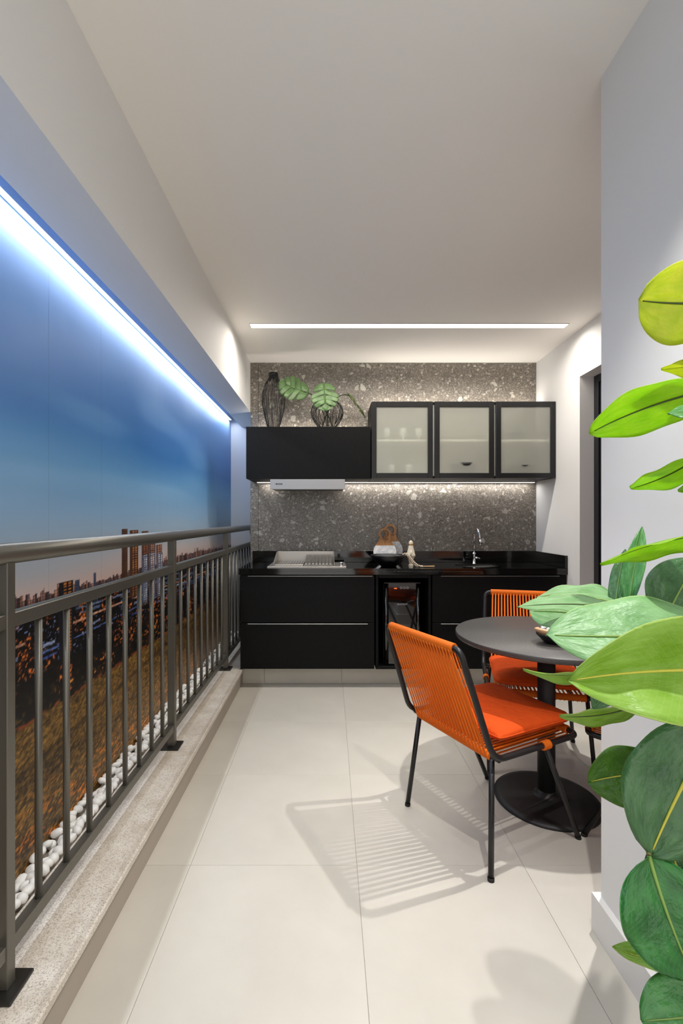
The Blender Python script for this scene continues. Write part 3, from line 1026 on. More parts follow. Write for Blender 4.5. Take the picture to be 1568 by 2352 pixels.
# cutting boards
def board(label, cx, y, r, zc, split, ringz, tilt):
    b = thing('cutting_board', label, 'cutting board', (cx, y, TOPC + 0.001))
    b.rotation_euler = (tilt, 0, 0)
    b['group'] = 'cutting boards leaning on the stone'
    arc = []
    dz = split - zc
    h = math.sqrt(r * r - dz * dz)
    a0 = math.atan2(dz, h)
    for k in range(33):
        a = a0 - (PI + 2 * a0) * k / 32
        arc.append((r * math.cos(a), zc + r * math.sin(a)))
    MB().prism(arc, -0.008, 0.008).build('marble_base', 'white_marble', b)
    top = ringz - 0.036
    n = 10
    L, R = [], []
    for k in range(n + 1):
        tt = k / n
        hw_ = 0.044 + (h - 0.044) * (1 - tt) ** 1.3
        R.append((hw_, split + 0.0003 + (top - split) * tt)); L.append((-hw_, split + 0.0003 + (top - split) * tt))
    wm = MB().prism(R + L[::-1], -0.008, 0.008)
    wm.annulus(0, ringz, 0.035, 0.052, -0.008, 0.008, 30)
    wm.build('wooden_handle', 'acacia_wood', b)
    return b


board('taller round marble and wood cutting board leaning on the stone wall', 0.520, 4.010, 0.104, 0.104, 0.180, 0.278, -0.10)
board('smaller round marble and wood cutting board in front, behind the black bowl', 0.463, 3.940, 0.096, 0.096, 0.150, 0.246, -0.10)

# bowl
bw = thing('black_bowl', 'wide black bowl on the worktop before the cutting boards', 'bowl', (0.462, 3.69, TOPC))
MB().lathe([(0.058, 0.0), (0.062, 0.006), (0.10, 0.036), (0.132, 0.072), (0.142, 0.092), (0.138, 0.093), (0.126, 0.072), (0.094, 0.040), (0.05, 0.014), (0.003, 0.012)], 44).build('shell', 'bowl_black', bw)
MB().lathe([(0.055, -0.0), (0.055, 0.004), (0.04, 0.004)], 30).build('foot_ring', 'bowl_black', bw)

# praying figurine
fg = thing('ceramic_figurine', 'small cream ceramic praying figurine with gold collar beside the black bowl', 'figurine', (0.648, 3.75, TOPC))
prof = [(0.0195, 0.0), (0.0195, 0.006), (0.015, 0.012), (0.0165, 0.03), (0.022, 0.052), (0.037, 0.082), (0.034, 0.092), (0.026, 0.125), (0.019, 0.155), (0.0165, 0.168), (0.0175, 0.180), (0.0145, 0.192), (0.008, 0.200), (0.0015, 0.2025)]
MB().lathe(prof, 14, (0, 0, 0), 1.0, 0.62, smooth=False).build('body', 'cream_ceramic', fg)
MB().lathe([(0.0135, 0.166), (0.0178, 0.167), (0.0182, 0.175), (0.0135, 0.176)], 20, (0, -0.0012, 0), 0.98, 0.66).build('collar', 'gold', fg)
MB().tube([(-0.006, -0.019, 0.07), (-0.002, -0.0215, 0.105), (0, -0.018, 0.125)], [0.006, 0.007, 0.003], 10).build('hands', 'cream_ceramic', fg)

# beads
bd = thing('bead_garland', 'pale wooden bead garland with jute tassel draped over the bowl rim', 'garland', (0.60, 3.66, TOPC))
path = [(-0.028, 0.0, 0.098), (-0.016, -0.002, 0.104), (-0.002, -0.004, 0.104), (0.010, -0.006, 0.097), (0.018, -0.008, 0.087), (0.026, -0.010, 0.076), (0.034, -0.012, 0.065), (0.042, -0.014, 0.054), (0.051, -0.016, 0.044), (0.060, -0.018, 0.034), (0.070, -0.020, 0.025), (0.081, -0.022, 0.017), (0.093, -0.024, 0.011), (0.106, -0.026, 0.0072), (0.118, -0.027, 0.0072)]
path2 = [(x - 0.004, y + 0.012, max(0.007, z - 0.013)) for (x, y, z) in path[2:]]
bsp = MB()
bmv = bmesh.new(); bmesh.ops.create_icosphere(bmv, subdivisions=2, radius=0.0068); bsp.from_bm(bmv, True)
b0 = bsp.build('bead', 'bead_wood', bd)
for k, p_ in enumerate(path + path2):
    if k == 0:
        b0.location = p_
    else:
        inst('bead', b0.data, bd, p_)
tm = MB()
for k in range(26):
    a, rr = random.uniform(0, 2 * PI), random.uniform(0, 0.005)
    e = random.uniform(-0.012, 0.012)
    tm.tube([(0.122, -0.026, 0.007), (0.132, -0.027 + rr * math.cos(a), 0.007 + rr * math.sin(a)), (0.205 + random.uniform(-0.01, 0.008), -0.028 + e, 0.006 + random.uniform(-0.002, 0.008))], 0.0013, 5)
tm.build('tassel', 'jute', bd)

# ================================================================== wall cabinets
YU = 3.725
ux = lambda px: (px - VPX) * YU / F_PX
uz = lambda py: CAM_H - (py - VPY) * YU / F_PX
# lower flap unit
X0, X1, Z0, Z1 = ux(565), ux(851), uz(1099.5), uz(980)
fu = thing('wall_cabinet', 'plain matt black flap-front wall cabinet over the hood, vases on top', 'cabinet', ((X0 + X1) / 2, YU, Z0))
hx, hz_ = (X1 - X0) / 2, Z1 - Z0
MB().bbox(-hx, hx, 0.021, YB - YU - 0.002, 0, hz_ - 0.001, 0.0015).build('body', 'black_wood', fu)
MB().bbox(-hx, hx - 0.001, 0, 0.020, 0, hz_, 0.0015).build('flap_door', 'black_wood', fu)

# glass unit
X0g, X1g, Z0g, Z1g = ux(853), XR - 0.003, uz(1098), uz(922)
gu = thing('glass_cabinet', 'black-framed wall cabinet with three frosted glass doors', 'cabinet', ((X0g + X1g) / 2, YU, Z0g))
gx, gz = (X1g - X0g) / 2, Z1g - Z0g
dep = YB - YU - 0.002
gcx = (X0g + X1g) / 2
carc = [('side_panel', (-gx, -gx + 0.018, 0.024, dep, 0, gz)), ('side_panel', (gx - 0.018, gx, 0.024, dep, 0, gz)), ('bottom_panel', (-gx + 0.0185, gx - 0.0185, 0.024, dep, 0, 0.018)), ('top_panel', (-gx + 0.0185, gx - 0.0185, 0.024, dep, gz - 0.018, gz))]
for n_, b_ in carc:
    MB().bbox(*b_, 0.001).build(n_, 'black_wood', gu)
MB().box(-gx + 0.0185, gx - 0.0185, dep - 0.008, dep, 0.0185, gz - 0.0185).build('back_panel', 'cabinet_inside', gu)
MB().box(-gx + 0.0186, gx - 0.0186, 0.03, dep - 0.009, 0.0182, 0.0205).build('bottom_lining', 'cabinet_inside', gu)
for px in (996, 1137):
    MB().box(ux(px) - gcx - 0.008, ux(px) - gcx + 0.008, 0.03, dep - 0.009, 0.021, gz - 0.019).build('divider', 'cabinet_inside', gu)
SHZ = uz(1009.5) - Z0g
for (a, b) in ((853, 994), (998, 1135), (1139, 1277)):
    x0_, x1_ = ux(a) - gcx, ux(b) - gcx
    if b == 1277: x1_ = gx
    # shelf of this bay
    MB().bbox(max(x0_ + 0.002, -gx + 0.019), min(x1_ - 0.002, gx - 0.019), 0.045, dep - 0.009, SHZ - 0.009, SHZ + 0.009, 0.001).build('shelf', 'cabinet_inside', gu)
    d = thing('glass_door', None, None); d.parent = gu
    dm = MB()
    fw = 0.040
    dm.bbox(x0_, x0_ + fw, 0, 0.020, 0, gz, 0.0015).bbox(x1_ - fw, x1_, 0, 0.020, 0, gz, 0.0015)
    dm.bbox(x0_ + fw, x1_ - fw, 0, 0.020, 0, fw, 0.0015).bbox(x0_ + fw, x1_ - fw, 0, 0.020, gz - fw, gz, 0.0015)
    bpy.data.objects.remove(d)
    fo = dm.build('door_frame', 'cabinet_frame', gu)
    MB().box(x0_ + fw - 0.003, x1_ - fw + 0.003, 0.009, 0.013, fw - 0.003, gz - fw + 0.003).build('pane', 'frosted_glass', fo)
    MB().bbox((x0_ + x1_) / 2 - 0.06, (x0_ + x1_) / 2 + 0.06, -0.004, -0.0003, 0.001, 0.007, 0.001).build('finger_pull', 'black_frame', fo)


# things behind the frosted doors
def goblet(label, x, y, z):
    g_ = thing('glass_goblet', label, 'glass', (x, y, z), group='goblets behind the frosted door')
    MB().lathe([(0.026, 0), (0.026, 0.004), (0.006, 0.008), (0.006, 0.03), (0.024, 0.045), (0.031, 0.07), (0.030, 0.105), (0.028, 0.105), (0.028, 0.07), (0.020, 0.048), (0.002, 0.042)], 20).build('bowl', 'goblet_white', g_)


for q, px in enumerate((887, 925, 962)):
    goblet(('leftmost', 'middle', 'rightmost')[q] + ' pale goblet on the shelf behind the left frosted door', (px - VPX) * 3.87 / F_PX, 3.87, Z0g + SHZ + 0.0092)
for q, px in enumerate((898, 938)):
    goblet(('left', 'right')[q] + ' pale goblet at the bottom behind the left frosted door', (px - VPX) * 3.9 / F_PX, 3.9, Z0g + 0.0207)


def dish(label, x, y, z, r, h):
    d_ = thing('dark_dish', label, 'dish', (x, y, z), group='dark dishes behind the frosted doors')
    MB().lathe([(r * 0.55, 0), (r * 0.6, h * 0.2), (r * 0.95, h * 0.8), (r, h), (r * 0.96, h), (r * 0.55, h * 0.3), (0.003, h * 0.28)], 32).build('plate', 'dish_dark', d_)


dish('dark dish at the bottom behind the middle frosted door', (1064 - VPX) * 3.82 / F_PX, 3.84, Z0g + 0.0207, 0.115, 0.105)
dish('dark dish on the shelf behind the right frosted door', (1177 - VPX) * 3.82 / F_PX, 3.84, Z0g + SHZ + 0.0092, 0.105, 0.05)
dish('dark dish at the bottom behind the right frosted door', (1195 - VPX) * 3.82 / F_PX, 3.84, Z0g + 0.0207, 0.11, 0.085)

# strip under the cabinets
ul = thing('cabinet_strip_light', 'slim white strip light under the wall cabinets along the stone', 'strip light', (0.58, 4.05, Z0g))
MB().bbox(-1.21, 1.19, -0.008, 0.010, -0.010, -0.001, 0.001).build('profile', 'white_trim', ul)
MB().box(-1.205, 1.185, -0.007, 0.009, -0.012, -0.0102).build('diffuser', 'led_diffuser', ul)

# strips lying on the cabinet tops
for (lb, cx_, ln, zz) in (('slim strip light lying on top of the glass cabinet', 1.055, 1.42, Z1g), ('slim strip light lying on the black cabinet behind the vases', -0.17, 0.92, Z1)):
    ts = thing('cabinet_strip_light', lb, 'strip light', (cx_, 4.05, zz))
    MB().bbox(-ln / 2, ln / 2, -0.025, 0.012, 0.0002, 0.008, 0.001).build('profile', 'white_trim', ts)
    MB().box(-ln / 2 + 0.01, ln / 2 - 0.01, -0.022, 0.006, 0.0082, 0.0095).build('diffuser', 'led_diffuser', ts)

# range hood
hd_x = (ux(620) + ux(792)) / 2
hd = thing('range_hood', 'slim brushed steel pull-out range hood under the black cabinet', 'range hood', (hd_x, YU, uz(1124)))
hh = (ux(792) - ux(620)) / 2
hzz = Z0 - uz(1124)
MB().bbox(-hh + 0.005, hh - 0.005, 0.03, 0.33, 0.012, hzz - 0.001, 0.002).build('body', 'hood_metal', hd)
ff = MB().bbox(-hh, hh, 0.0, 0.026, 0.0, hzz - 0.004, 0.002).build('front_panel', 'hood_metal', hd)
MB().bbox(-hh + 0.01, hh - 0.01, 0.030, 0.32, 0.004, 0.0115, 0.001).build('filter', 'steel_dark', hd)
bg_ = MB().bbox(ux(633.4) - hd_x, ux(648) - hd_x, -0.002, -0.0002, uz(1113) - uz(1124), uz(1110) - uz(1124), 0.0006).build('badge', 'void_black', ff)
MB().box(ux(635.2) - hd_x, ux(647) - hd_x, -0.0026, -0.0021, uz(1112) - uz(1124), uz(1111.1) - uz(1124)).build('badge_lettering', 'print_grey', bg_)


# ================================================================== vases and monstera
def wire_vase(name, label, x, y, z, prof, nw, wav, seed):
    v = thing(name, label, 'vase', (x, y, z))
    r = random.Random(seed)
    prof = [Vector((a, b, 0)) for a, b in prof]
    # smooth profile (Catmull-Rom)
    sm = []
    for i in range(len(prof) - 1):
        p0, p1, p2, p3 = prof[max(i - 1, 0)], prof[i], prof[i + 1], prof[min(i + 2, len(prof) - 1)]
        for k in range(5):
            u = k / 5
            sm.append(0.5 * ((2 * p1) + (-p0 + p2) * u + (2 * p0 - 5 * p1 + 4 * p2 - p3) * u * u + (-p0 + 3 * p1 - 3 * p2 + p3) * u ** 3))
    sm.append(prof[-1])
    wm = MB()
    for k in range(nw):
        a = 2 * PI * k / nw + r.uniform(-0.05, 0.05)
        ph, am = r.uniform(0, 6), r.uniform(0.3, 1) * wav
        pts = []
        for i, p in enumerate(sm):
            aa = a + am * math.sin(ph + i * 0.33)
            pts.append((p.x * math.cos(aa), p.x * math.sin(aa), p.y))
        wm.tube(pts, 0.0016, 5)
    o = wm.build('wires', 'wire_black', v); o['kind'] = 'stuff'
    R0, Z_ = prof[0].x, prof[0].y
    MB().lathe([(0.002, Z_), (R0 + 0.002, Z_), (R0 + 0.002, Z_ + 0.006), (0.002, Z_ + 0.006)], 28).build('base', 'wire_black', v)
    R1, Z1_ = prof[-1].x, prof[-1].y
    MB().tube([((R1) * math.cos(2 * PI * k / 28), (R1) * math.sin(2 * PI * k / 28), Z1_) for k in range(28)], 0.0035, 8, closed=True).build('rim', 'wire_black', v)
    return v


VZ = Z1 + 0.0
v1x = (628 - VPX) * 3.88 / F_PX
v1 = wire_vase('wire_vase', 'tall slim black wire vase at the left end of the cabinet', v1x, 3.88, VZ,
          [(0.045, 0.0), (0.052, 0.03), (0.070, 0.10), (0.088, 0.18), (0.095, 0.25), (0.088, 0.32), (0.066, 0.385), (0.042, 0.425), (0.036, 0.447), (0.036, 0.470)], 44, 0.05, 1)
MB().lathe([(0.0365, 0.447), (0.0395, 0.447), (0.0385, 0.47), (0.0365, 0.47)], 28).build('collar', 'wire_black', v1)
v2x = (751 - VPX) * 3.88 / F_PX
v2 = wire_vase('wire_vase', 'round squat black wire vase holding monstera stems', v2x, 3.88, VZ,
          [(0.050, 0.0), (0.075, 0.025), (0.110, 0.075), (0.132, 0.125), (0.132, 0.165), (0.112, 0.210), (0.075, 0.240), (0.050, 0.252)], 60, 0.10, 2)


def monstera(label, center, size, ax, nrm, root, material, droop=0.0, stem_end=None):
    """one cut leaf on its own stem; ax points from stem to tip, nrm is the face"""
    p = thing('monstera_leaf', label, 'leaf', root, group='monstera leaves in the round wire vase')
    root = Vector(root)
    a = Vector(ax).normalized(); n = Vector(nrm); n = (n - a * n.dot(a)).normalized(); s = a.cross(n)
    vs, uv, fs = [], [], []
    cuts = [-0.30, -0.13, 0.06, 0.24, 0.42, 0.70]      # lobe borders along the midrib
    NL, NV = 5, 9
    for sd in (-1, 1):
        for q in range(len(cuts) - 1):
            c0_, c1_ = cuts[q], cuts[q + 1]
            o0 = len(vs)
            for i in range(NL + 1):
                for j in range(NV + 1):
                    v_ = j / NV
                    gap = 0.17 * max(0, (v_ - 0.38) / 0.62) ** 1.1
                    f_ = i / NL
                    lo, hi = (0 if q == 0 else gap * 0.5), (0 if q == len(cuts) - 2 else gap * 0.5)
                    f2 = lo + f_ * (1 - lo - hi)
                    u0 = c0_ + (c1_ - c0_) * f2
                    tt = (u0 + 0.30) / 1.0
                    wmax = 0.50 * math.sin(PI * min(max(tt, 0.0), 1.0) ** 0.62) ** 0.8 + 0.01
                    rnd = 1 - 0.10 * (2 * f_ - 1) ** 4
                    u_ = (u0 - 0.05 + (0.16 * v_ if u0 > -0.1 else -0.20 * v_ * (1 - v_ * 0.4) * (-0.1 - u0) / 0.2 + 0.16 * v_ * (u0 + 0.3) / 0.2)) * size
                    if u0 > 0.42: u_ = (u0 - 0.05 + 0.16 * v_ * (0.70 - u0) / 0.28) * size
                    w_ = sd * wmax * v_ * rnd * size
                    hgt = 0.16 * abs(w_) - droop * (u_ / size) ** 2 * size - 0.5 * w_ * w_ / size + 0.006 * math.sin(q * 2.1 + v_ * 4)
                    vs.append(Vector(center) - root + a * u_ + s * w_ + n * hgt)
                    uv.append((0.4 + u_ / size, 0.5 + w_ / size))
            for i in range(NL):
                for j in range(NV):
                    A = o0 + i * (NV + 1) + j
                    fc_ = (A, A + NV + 1, A + NV + 2, A + 1)
                    fs.append(fc_ if sd > 0 else fc_[::-1])
    o = MB().add(vs, fs, True).build('blade', material, p, uvs=uv)
    md = o.modifiers.new('thickness', 'SOLIDIFY'); md.thickness = 0.0012
    st = Vector(center) - root - a * size * 0.28
    MB().tube([st + n * 0.003, Vector(center) - root + n * 0.003, Vector(center) - root + a * size * 0.42 + n * 0.003 - n * droop * size * 0.2], [0.0022, 0.0018, 0.0008], 6).build('midrib', 'midrib_green', p)
    mid = stem_end or (st * 0.5 + Vector((0, 0, 0.12)))
    mid = Vector(mid) - root if stem_end else mid
    pts = []
    for k in range(13):
        u = k / 12
        pts.append(Vector((0, 0, 0)) * (1 - u) ** 2 + mid * 2 * u * (1 - u) + st * u * u)
    MB().tube(pts, 0.0042, 8).build('stem', 'stem_green', p)
    return p


vz = VZ + 0.012
monstera('pale green monstera leaf leaning left towards the tall vase', P(680, 893, 3.84), 0.235, (-0.86, -0.1, 0.30), (0.15, -0.9, 0.35), (v2x + 0.055, 3.89, vz), 'leaf_monstera', 0.1, (v2x - 0.05, 3.88, VZ + 0.30))
monstera('pale green monstera leaf hanging over the front of the round vase', P(745, 905, 3.77), 0.225, (0.06, -0.25, -0.95), (0, -0.95, 0.25), (v2x, 3.90, vz), 'leaf_monstera', 0.08, (v2x + 0.01, 3.87, VZ + 0.38))
monstera('olive monstera leaf seen edge-on, drooping right of the round vase', P(816, 925, 3.86), 0.225, (0.62, 0.25, -0.75), (0.75, -0.16, 0.6), (v2x - 0.045, 3.88, vz), 'leaf_monstera_dark', 0.12, (v2x + 0.06, 3.87, VZ + 0.36))

# ================================================================== table
TX, TY, TZ = 0.987, 2.14, 0.755
tb = thing('round_table', 'round matt black pedestal table on a flat disc base', 'table', (TX, TY, 0))
MB().lathe([(0.39, TZ - 0.025), (0.398, TZ - 0.022), (0.40, TZ - 0.018), (0.40, TZ - 0.003), (0.3975, TZ), (0.002, TZ)], 72).build('tabletop', 'table_black', tb)
MB().lathe([(0.038, 0.024), (0.038, TZ - 0.026)], 28).build('pole', 'base_black', tb)
MB().lathe([(0.225, 0.0), (0.227, 0.006), (0.225, 0.012), (0.20, 0.018), (0.06, 0.026), (0.044, 0.034), (0.040, 0.05), (0.002, 0.05)], 60).build('base', 'base_black', tb)

# little tray with metallic stones
ty = thing('shell_tray', 'small tan shell-shaped tray with black underside on the table', 'tray', (0.955, 1.985, TZ))
vs, fs = [], []
nu, nv = 18, 8
for i in range(nu + 1):
    u = i / nu
    a = -PI * 0.15 + 2 * PI * u
    for j in range(nv + 1):
        v_ = j / nv
        rx, ry = 0.088 * v_, 0.070 * v_
        z = 0.052 * v_ ** 2.2 + 0.004 + 0.006 * math.sin(a * 2 + 0.6) * v_ ** 2
        vs.append((rx * math.cos(a), ry * math.sin(a), z))
for i in range(nu):
    for j in range(nv):
        fs.append((i * (nv + 1) + j, (i + 1) * (nv + 1) + j, (i + 1) * (nv + 1) + j + 1, i * (nv + 1) + j + 1))
so_ = MB().add(vs, fs, True).build('inner_shell', 'shell_wood', ty)
md = so_.modifiers.new('thickness', 'SOLIDIFY'); md.thickness = 0.011; md.offset = -1
MB().lathe([(0.02, 0.0), (0.045, 0.002), (0.078, 0.036), (0.080, 0.042), (0.06, 0.018), (0.02, 0.002)], 30, (0, 0, 0), 1.0, 0.80).build('outer_shell', 'shell_black', ty)
for (lb, mt, lc, sc3) in (('polished silver stone in the shell tray', 'stone_silver', (0.925, 1.995, TZ + 0.052), (0.032, 0.028, 0.026)), ('polished copper stone in the shell tray', 'stone_copper', (0.975, 1.97, TZ + 0.055), (0.036, 0.030, 0.028))):
    bm = bmesh.new(); bmesh.ops.create_icosphere(bm, subdivisions=3, radius=1.0)
    for v in bm.verts:
        v.co *= 1 + 0.12 * math.sin(v.co.x * 2.5) * math.cos(v.co.y * 3 + 1) + 0.05 * math.sin(v.co.z * 5)
        v.co = Vector((v.co.x * sc3[0], v.co.y * sc3[1], v.co.z * sc3[2]))
    o = MB().from_bm(bm, True).build('polished_stone', mt); o.location = lc
    tag(o, lb, 'stone', 'polished stones in the tray')

# ================================================================== chairs
SH, TH = 0.42, 0.825   # seat frame, top bar
WB, WT = 0.245, 0.228  # half widths at seat and top
DP, LEAN = 0.46, -0.135
RT = 0.0115


def bez(p0, p1, p2, n=6):
    p0, p1, p2 = Vector(p0), Vector(p1), Vector(p2)
    return [p0 * (1 - u) ** 2 + p1 * 2 * u * (1 - u) + p2 * u * u for u in [k / n for k in range(n + 1)]]


def make_chair(label):
    ch = thing('cord_chair', label, 'chair', group='orange cord chairs around the round table')
    fm = MB()
    for s in (-1, 1):
        p = [Vector((s * (WT - 0.045), LEAN, TH))]
        p += bez((s * (WT - 0.035), LEAN, TH), (s * WT, LEAN, TH), (s * (WT + 0.001), LEAN + 0.012, TH - 0.045))
        p += bez((s * (WB - 0.003), -0.022, SH + 0.07), (s * WB, -0.002, SH), (s * WB, 0.055, SH))
        p += bez((s * WB, DP - 0.04, SH), (s * WB, DP, SH), (s * (WB - 0.045), DP + 0.002, SH))
        fm.tube(p, RT, 12)
    fm.tube([(-WT + 0.05, LEAN, TH), (WT - 0.05, LEAN, TH)], RT, 12)
    fm.tube([(-WB + 0.05, DP + 0.002, SH), (WB - 0.05, DP + 0.002, SH)], RT, 12)
    fm.tube([(-WB, 0.03, SH - 0.004), (WB, 0.03, SH - 0.004)], RT * 0.9, 12)
    fm.build('tube_frame', 'black_frame', ch)
    for s in (-1, 1):
        for (a, b) in (((s * (WB - 0.035), 0.028, SH - 0.012), (s * WB, -0.012, 0.004)), ((s * WB, 0.27, SH - 0.006), (s * (WB - 0.004), 0.468, 0.004))):
            lg = MB().tube([a, b], 0.0105, 12).build('leg', 'black_frame', ch)
            d = (Vector(b) - Vector(a)).normalized()
            MB().tube([Vector(b) - d * 0.008, Vector(b) + Vector((0, 0, -0.004))], 0.0122, 12).build('foot_cap', 'rubber', lg)

    def wrap(name, p0, p1, r, n):
        p0, p1 = Vector(p0), Vector(p1)
        pts, rs = [], []
        for k in range(n * 3 + 1):
            pts.append(p0.lerp(p1, k / (n * 3)))
            rs.append(r * (0.95 if k % 3 == 0 else 1.0))
        MB().tube(pts, rs, 12).build(name, 'orange_cord', ch)

    wrap('top_wrap', (-WT + 0.034, LEAN, TH), (WT - 0.034, LEAN, TH), 0.0178, 46)
    wrap('front_wrap', (-WB + 0.045, DP + 0.002, SH), (WB - 0.045, DP + 0.002, SH), 0.0165, 46)
    wrap('rear_wrap', (-WB + 0.036, 0.026, SH - 0.004), (WB - 0.036, 0.026, SH - 0.004), 0.0165, 46)
    for s in (-1, 1):
        wrap('joint_wrap', (s * WB, 0.252, SH - 0.001), (s * WB, 0.29, SH - 0.001), 0.0175, 4)
    NC = 22
    hw = WT - 0.045
    hb = WB - 0.045
    for k in range(NC):
        for lay in (0, 1):
            u = -1 + 2 * k / (NC - 1)
            if lay == 0:
                p = [(u * hw, LEAN + 0.015, TH - 0.004), (u * hb, 0.036, SH + 0.012), (u * hb, 0.07, SH + 0.013), (u * hb, DP, SH + 0.0165)]
            else:
                p = [(u * hw, LEAN - 0.016, TH - 0.004), (u * hb, 0.008, SH), (u * hb, 0.030, SH - 0.021), (u * hb, DP, SH - 0.0175)]
            MB().tube(p, 0.0034, 6).build('cord', 'orange_cord', ch)
    # cushion
    n = 22
    vs, fs, idx = [], [], {}
    cw, cd, th = 0.222, 0.212, 0.033
    cx_, cy_, cz_ = 0, 0.268, SH + 0.053
    r_ = random.Random(2)
    for sgn in (1, -1):
        for i in range(n + 1):
            for j in range(n + 1):
                u, v = -1 + 2 * i / n, -1 + 2 * j / n
                bord = (i in (0, n)) or (j in (0, n))
                if sgn < 0 and bord:
                    idx[(sgn, i, j)] = idx[(1, i, j)]; continue
                uu = math.sin(u * PI / 2) if True else u
                vv = math.sin(v * PI / 2)
                e = (1 - abs(uu) ** 5) * (1 - abs(vv) ** 5)
                h = th * (max(e, 0) ** 0.42)
                if sgn > 0:
                    h *= 1.0 + 0.10 * math.cos(uu * 2) * math.cos(vv * 2)
                pin = 1 - 0.035 * (1 - abs(uu) ** 2) * (abs(vv) ** 8) 
                pin2 = 1 - 0.035 * (1 - abs(vv) ** 2) * (abs(uu) ** 8)
                rc = 1 - 0.06 * (abs(uu * vv) ** 6)
                wob = 0.0016 * math.sin(i * 2.1 + j * 0.4) * (abs(vv) ** 3) + 0.0016 * math.sin(j * 2.3 + i * 0.3) * (abs(uu) ** 3)
                idx[(sgn, i, j)] = len(vs)
                vs.append((cx_ + uu * cw * pin2 * rc, cy_ + vv * cd * pin * rc, cz_ + sgn * h + (wob if not bord else 0)))
    for sgn in (1, -1):
        for i in range(n):
            for j in range(n):
                q = (idx[(sgn, i, j)], idx[(sgn, i + 1, j)], idx[(sgn, i + 1, j + 1)], idx[(sgn, i, j + 1)])
                fs.append(q if sgn > 0 else q[::-1])
    cu_ = MB().add(vs, fs, True).build('seat_cushion', 'orange_fabric', ch)
    ring = [idx[(1, i, 0)] for i in range(n)] + [idx[(1, n, j)] for j in range(n)] + [idx[(1, i, n)] for i in range(n, 0, -1)] + [idx[(1, 0, j)] for j in range(n, 0, -1)]
    MB().tube([vs[k] for k in ring], 0.0032, 6, closed=True).build('piping', 'orange_fabric', cu_)
    return ch


def place(ch, x, y, fx_, fy_):
    ch.location = (x, y, 0)
    ch.rotation_euler = (0, 0, math.atan2(fy_, fx_) - PI / 2)


c1 = make_chair('orange cord chair in front of the table, its back towards the railing')
c2 = copy_tree(c1); c2['label'] = 'orange cord chair behind the table facing the camera, before the sink cabinet'
c3 = copy_tree(c1); c3['label'] = 'orange cord chair mostly hidden by the white partition, right of the table'
a1 = math.radians(27)
place(c1, 0.4695, 1.884, math.cos(a1), math.sin(a1))
place(c2, 1.155, 2.745, -0.26, -0.965)
place(c3, 1.527, 1.733, -0.70, 0.714)

# ================================================================== rubber plant
pb = Vector((0.655, 0.74, 0.0))
plant = thing('rubber_plant', 'big rubber plant with glossy green leaves in front of the white partition', 'plant', pb)
MB().lathe([(0.105, 0.0), (0.112, 0.004), (0.150, 0.30), (0.152, 0.31), (0.142, 0.31), (0.138, 0.27), (0.002, 0.268)], 40).build('pot', 'pot_grey', plant)
MB().lathe([(0.137, 0.270), (0.137, 0.278), (0.002, 0.285)], 32).build('soil', 'soil', plant)
for (dx, dy, top, sw) in ((0.0, 0.0, 2.02, 0.03), (0.03, 0.05, 1.45, 0.02), (0.02, -0.05, 1.25, 0.03)):
    MB().tube([(dx + sw * math.sin(z_ * 2 + dx * 50), dy + sw * math.cos(z_ * 1.7), z_) for z_ in np.linspace(0.27, top, 12)], list(np.linspace(0.013, 0.006, 12)), 8).build('stem', 'stem_brown', plant)


LR = random.Random(21)


def leaf(tip, base, width, nrm, material, fold=0.15, arch=0.06, rib='midrib_green', blunt=0.0, twist=0.0, curl=0.0):
    sway = LR.uniform(-0.05, 0.05)
    tip, base = tip - pb, base - pb
    ax = tip - base; L = ax.length; a = ax.normalized()
    n0 = Vector(nrm); n0 = (n0 - a * n0.dot(a)).normalized()
    NU_, NV_ = 22, 12
    vs, uv, rib_p = [], [], []
    for i in range(NU_ + 1):
        t_ = i / NU_
        f_ = math.sin(PI * min(1, t_ ** (0.78 + blunt * 0.35))) ** (0.72 - 0.2 * blunt)
        if t_ > 0.965:
            f_ *= 0.55 + 0.45 * (1 - t_) / 0.035 if t_ < 1 else 0
        w_ = max(width / 2 * f_, 0.0012)
        R_ = Matrix.Rotation(twist * (t_ - 0.5), 3, a)
        n = R_ @ n0
        s = a.cross(n)
        cpt = base + a * (L * t_) + a.cross(n0) * (sway * L * 4 * t_ * (1 - t_)) + n0 * (arch * L * (4 * t_ * (1 - t_))) + n0 * (curl * L * max(0, t_ - 0.6) ** 2)
        rib_p.append((cpt, n))
        for j in range(NV_ + 1):
            v_ = -1 + 2 * j / NV_
            h_ = fold * w_ * abs(v_) + 0.03 * width * math.sin(t_ * 15 + v_ * 2) * abs(v_) ** 2
            if abs(v_) < 0.1: h_ -= 0.0015
            vs.append(cpt + s * (w_ * v_) + n * h_)
            uv.append((t_, v_ * 0.5 + 0.5))
    fs = []
    for i in range(NU_):
        for j in range(NV_):
            q = (NV_ + 1)
            fs.append((i * q + j, (i + 1) * q + j, (i + 1) * q + j + 1, i * q + j + 1))
    o = MB().add(vs, fs, True).build('leaf', material, plant, uvs=uv)
    md = o.modifiers.new('thickness', 'SOLIDIFY'); md.thickness = 0.0011; md.offset = 0
    rr = np.linspace(0.0030, 0.0008, len(rib_p)) * (width / 0.12)
    MB().tube([p_ for p_, n_ in rib_p[:-1]], list(rr[:-1]), 6).build('midrib', rib, o)
    # petiole back to the stem
    sz = base.z - 0.05
    st = Vector((0.02, 0.0, sz))
    pts = bez(base, base - a * 0.05 + Vector((0, 0, -0.02)), st, 6)
    MB().tube(pts, 0.0036, 6).build('petiole', 'stem_brown', o)
    return o


CAMN = (0, -1, 0.1)
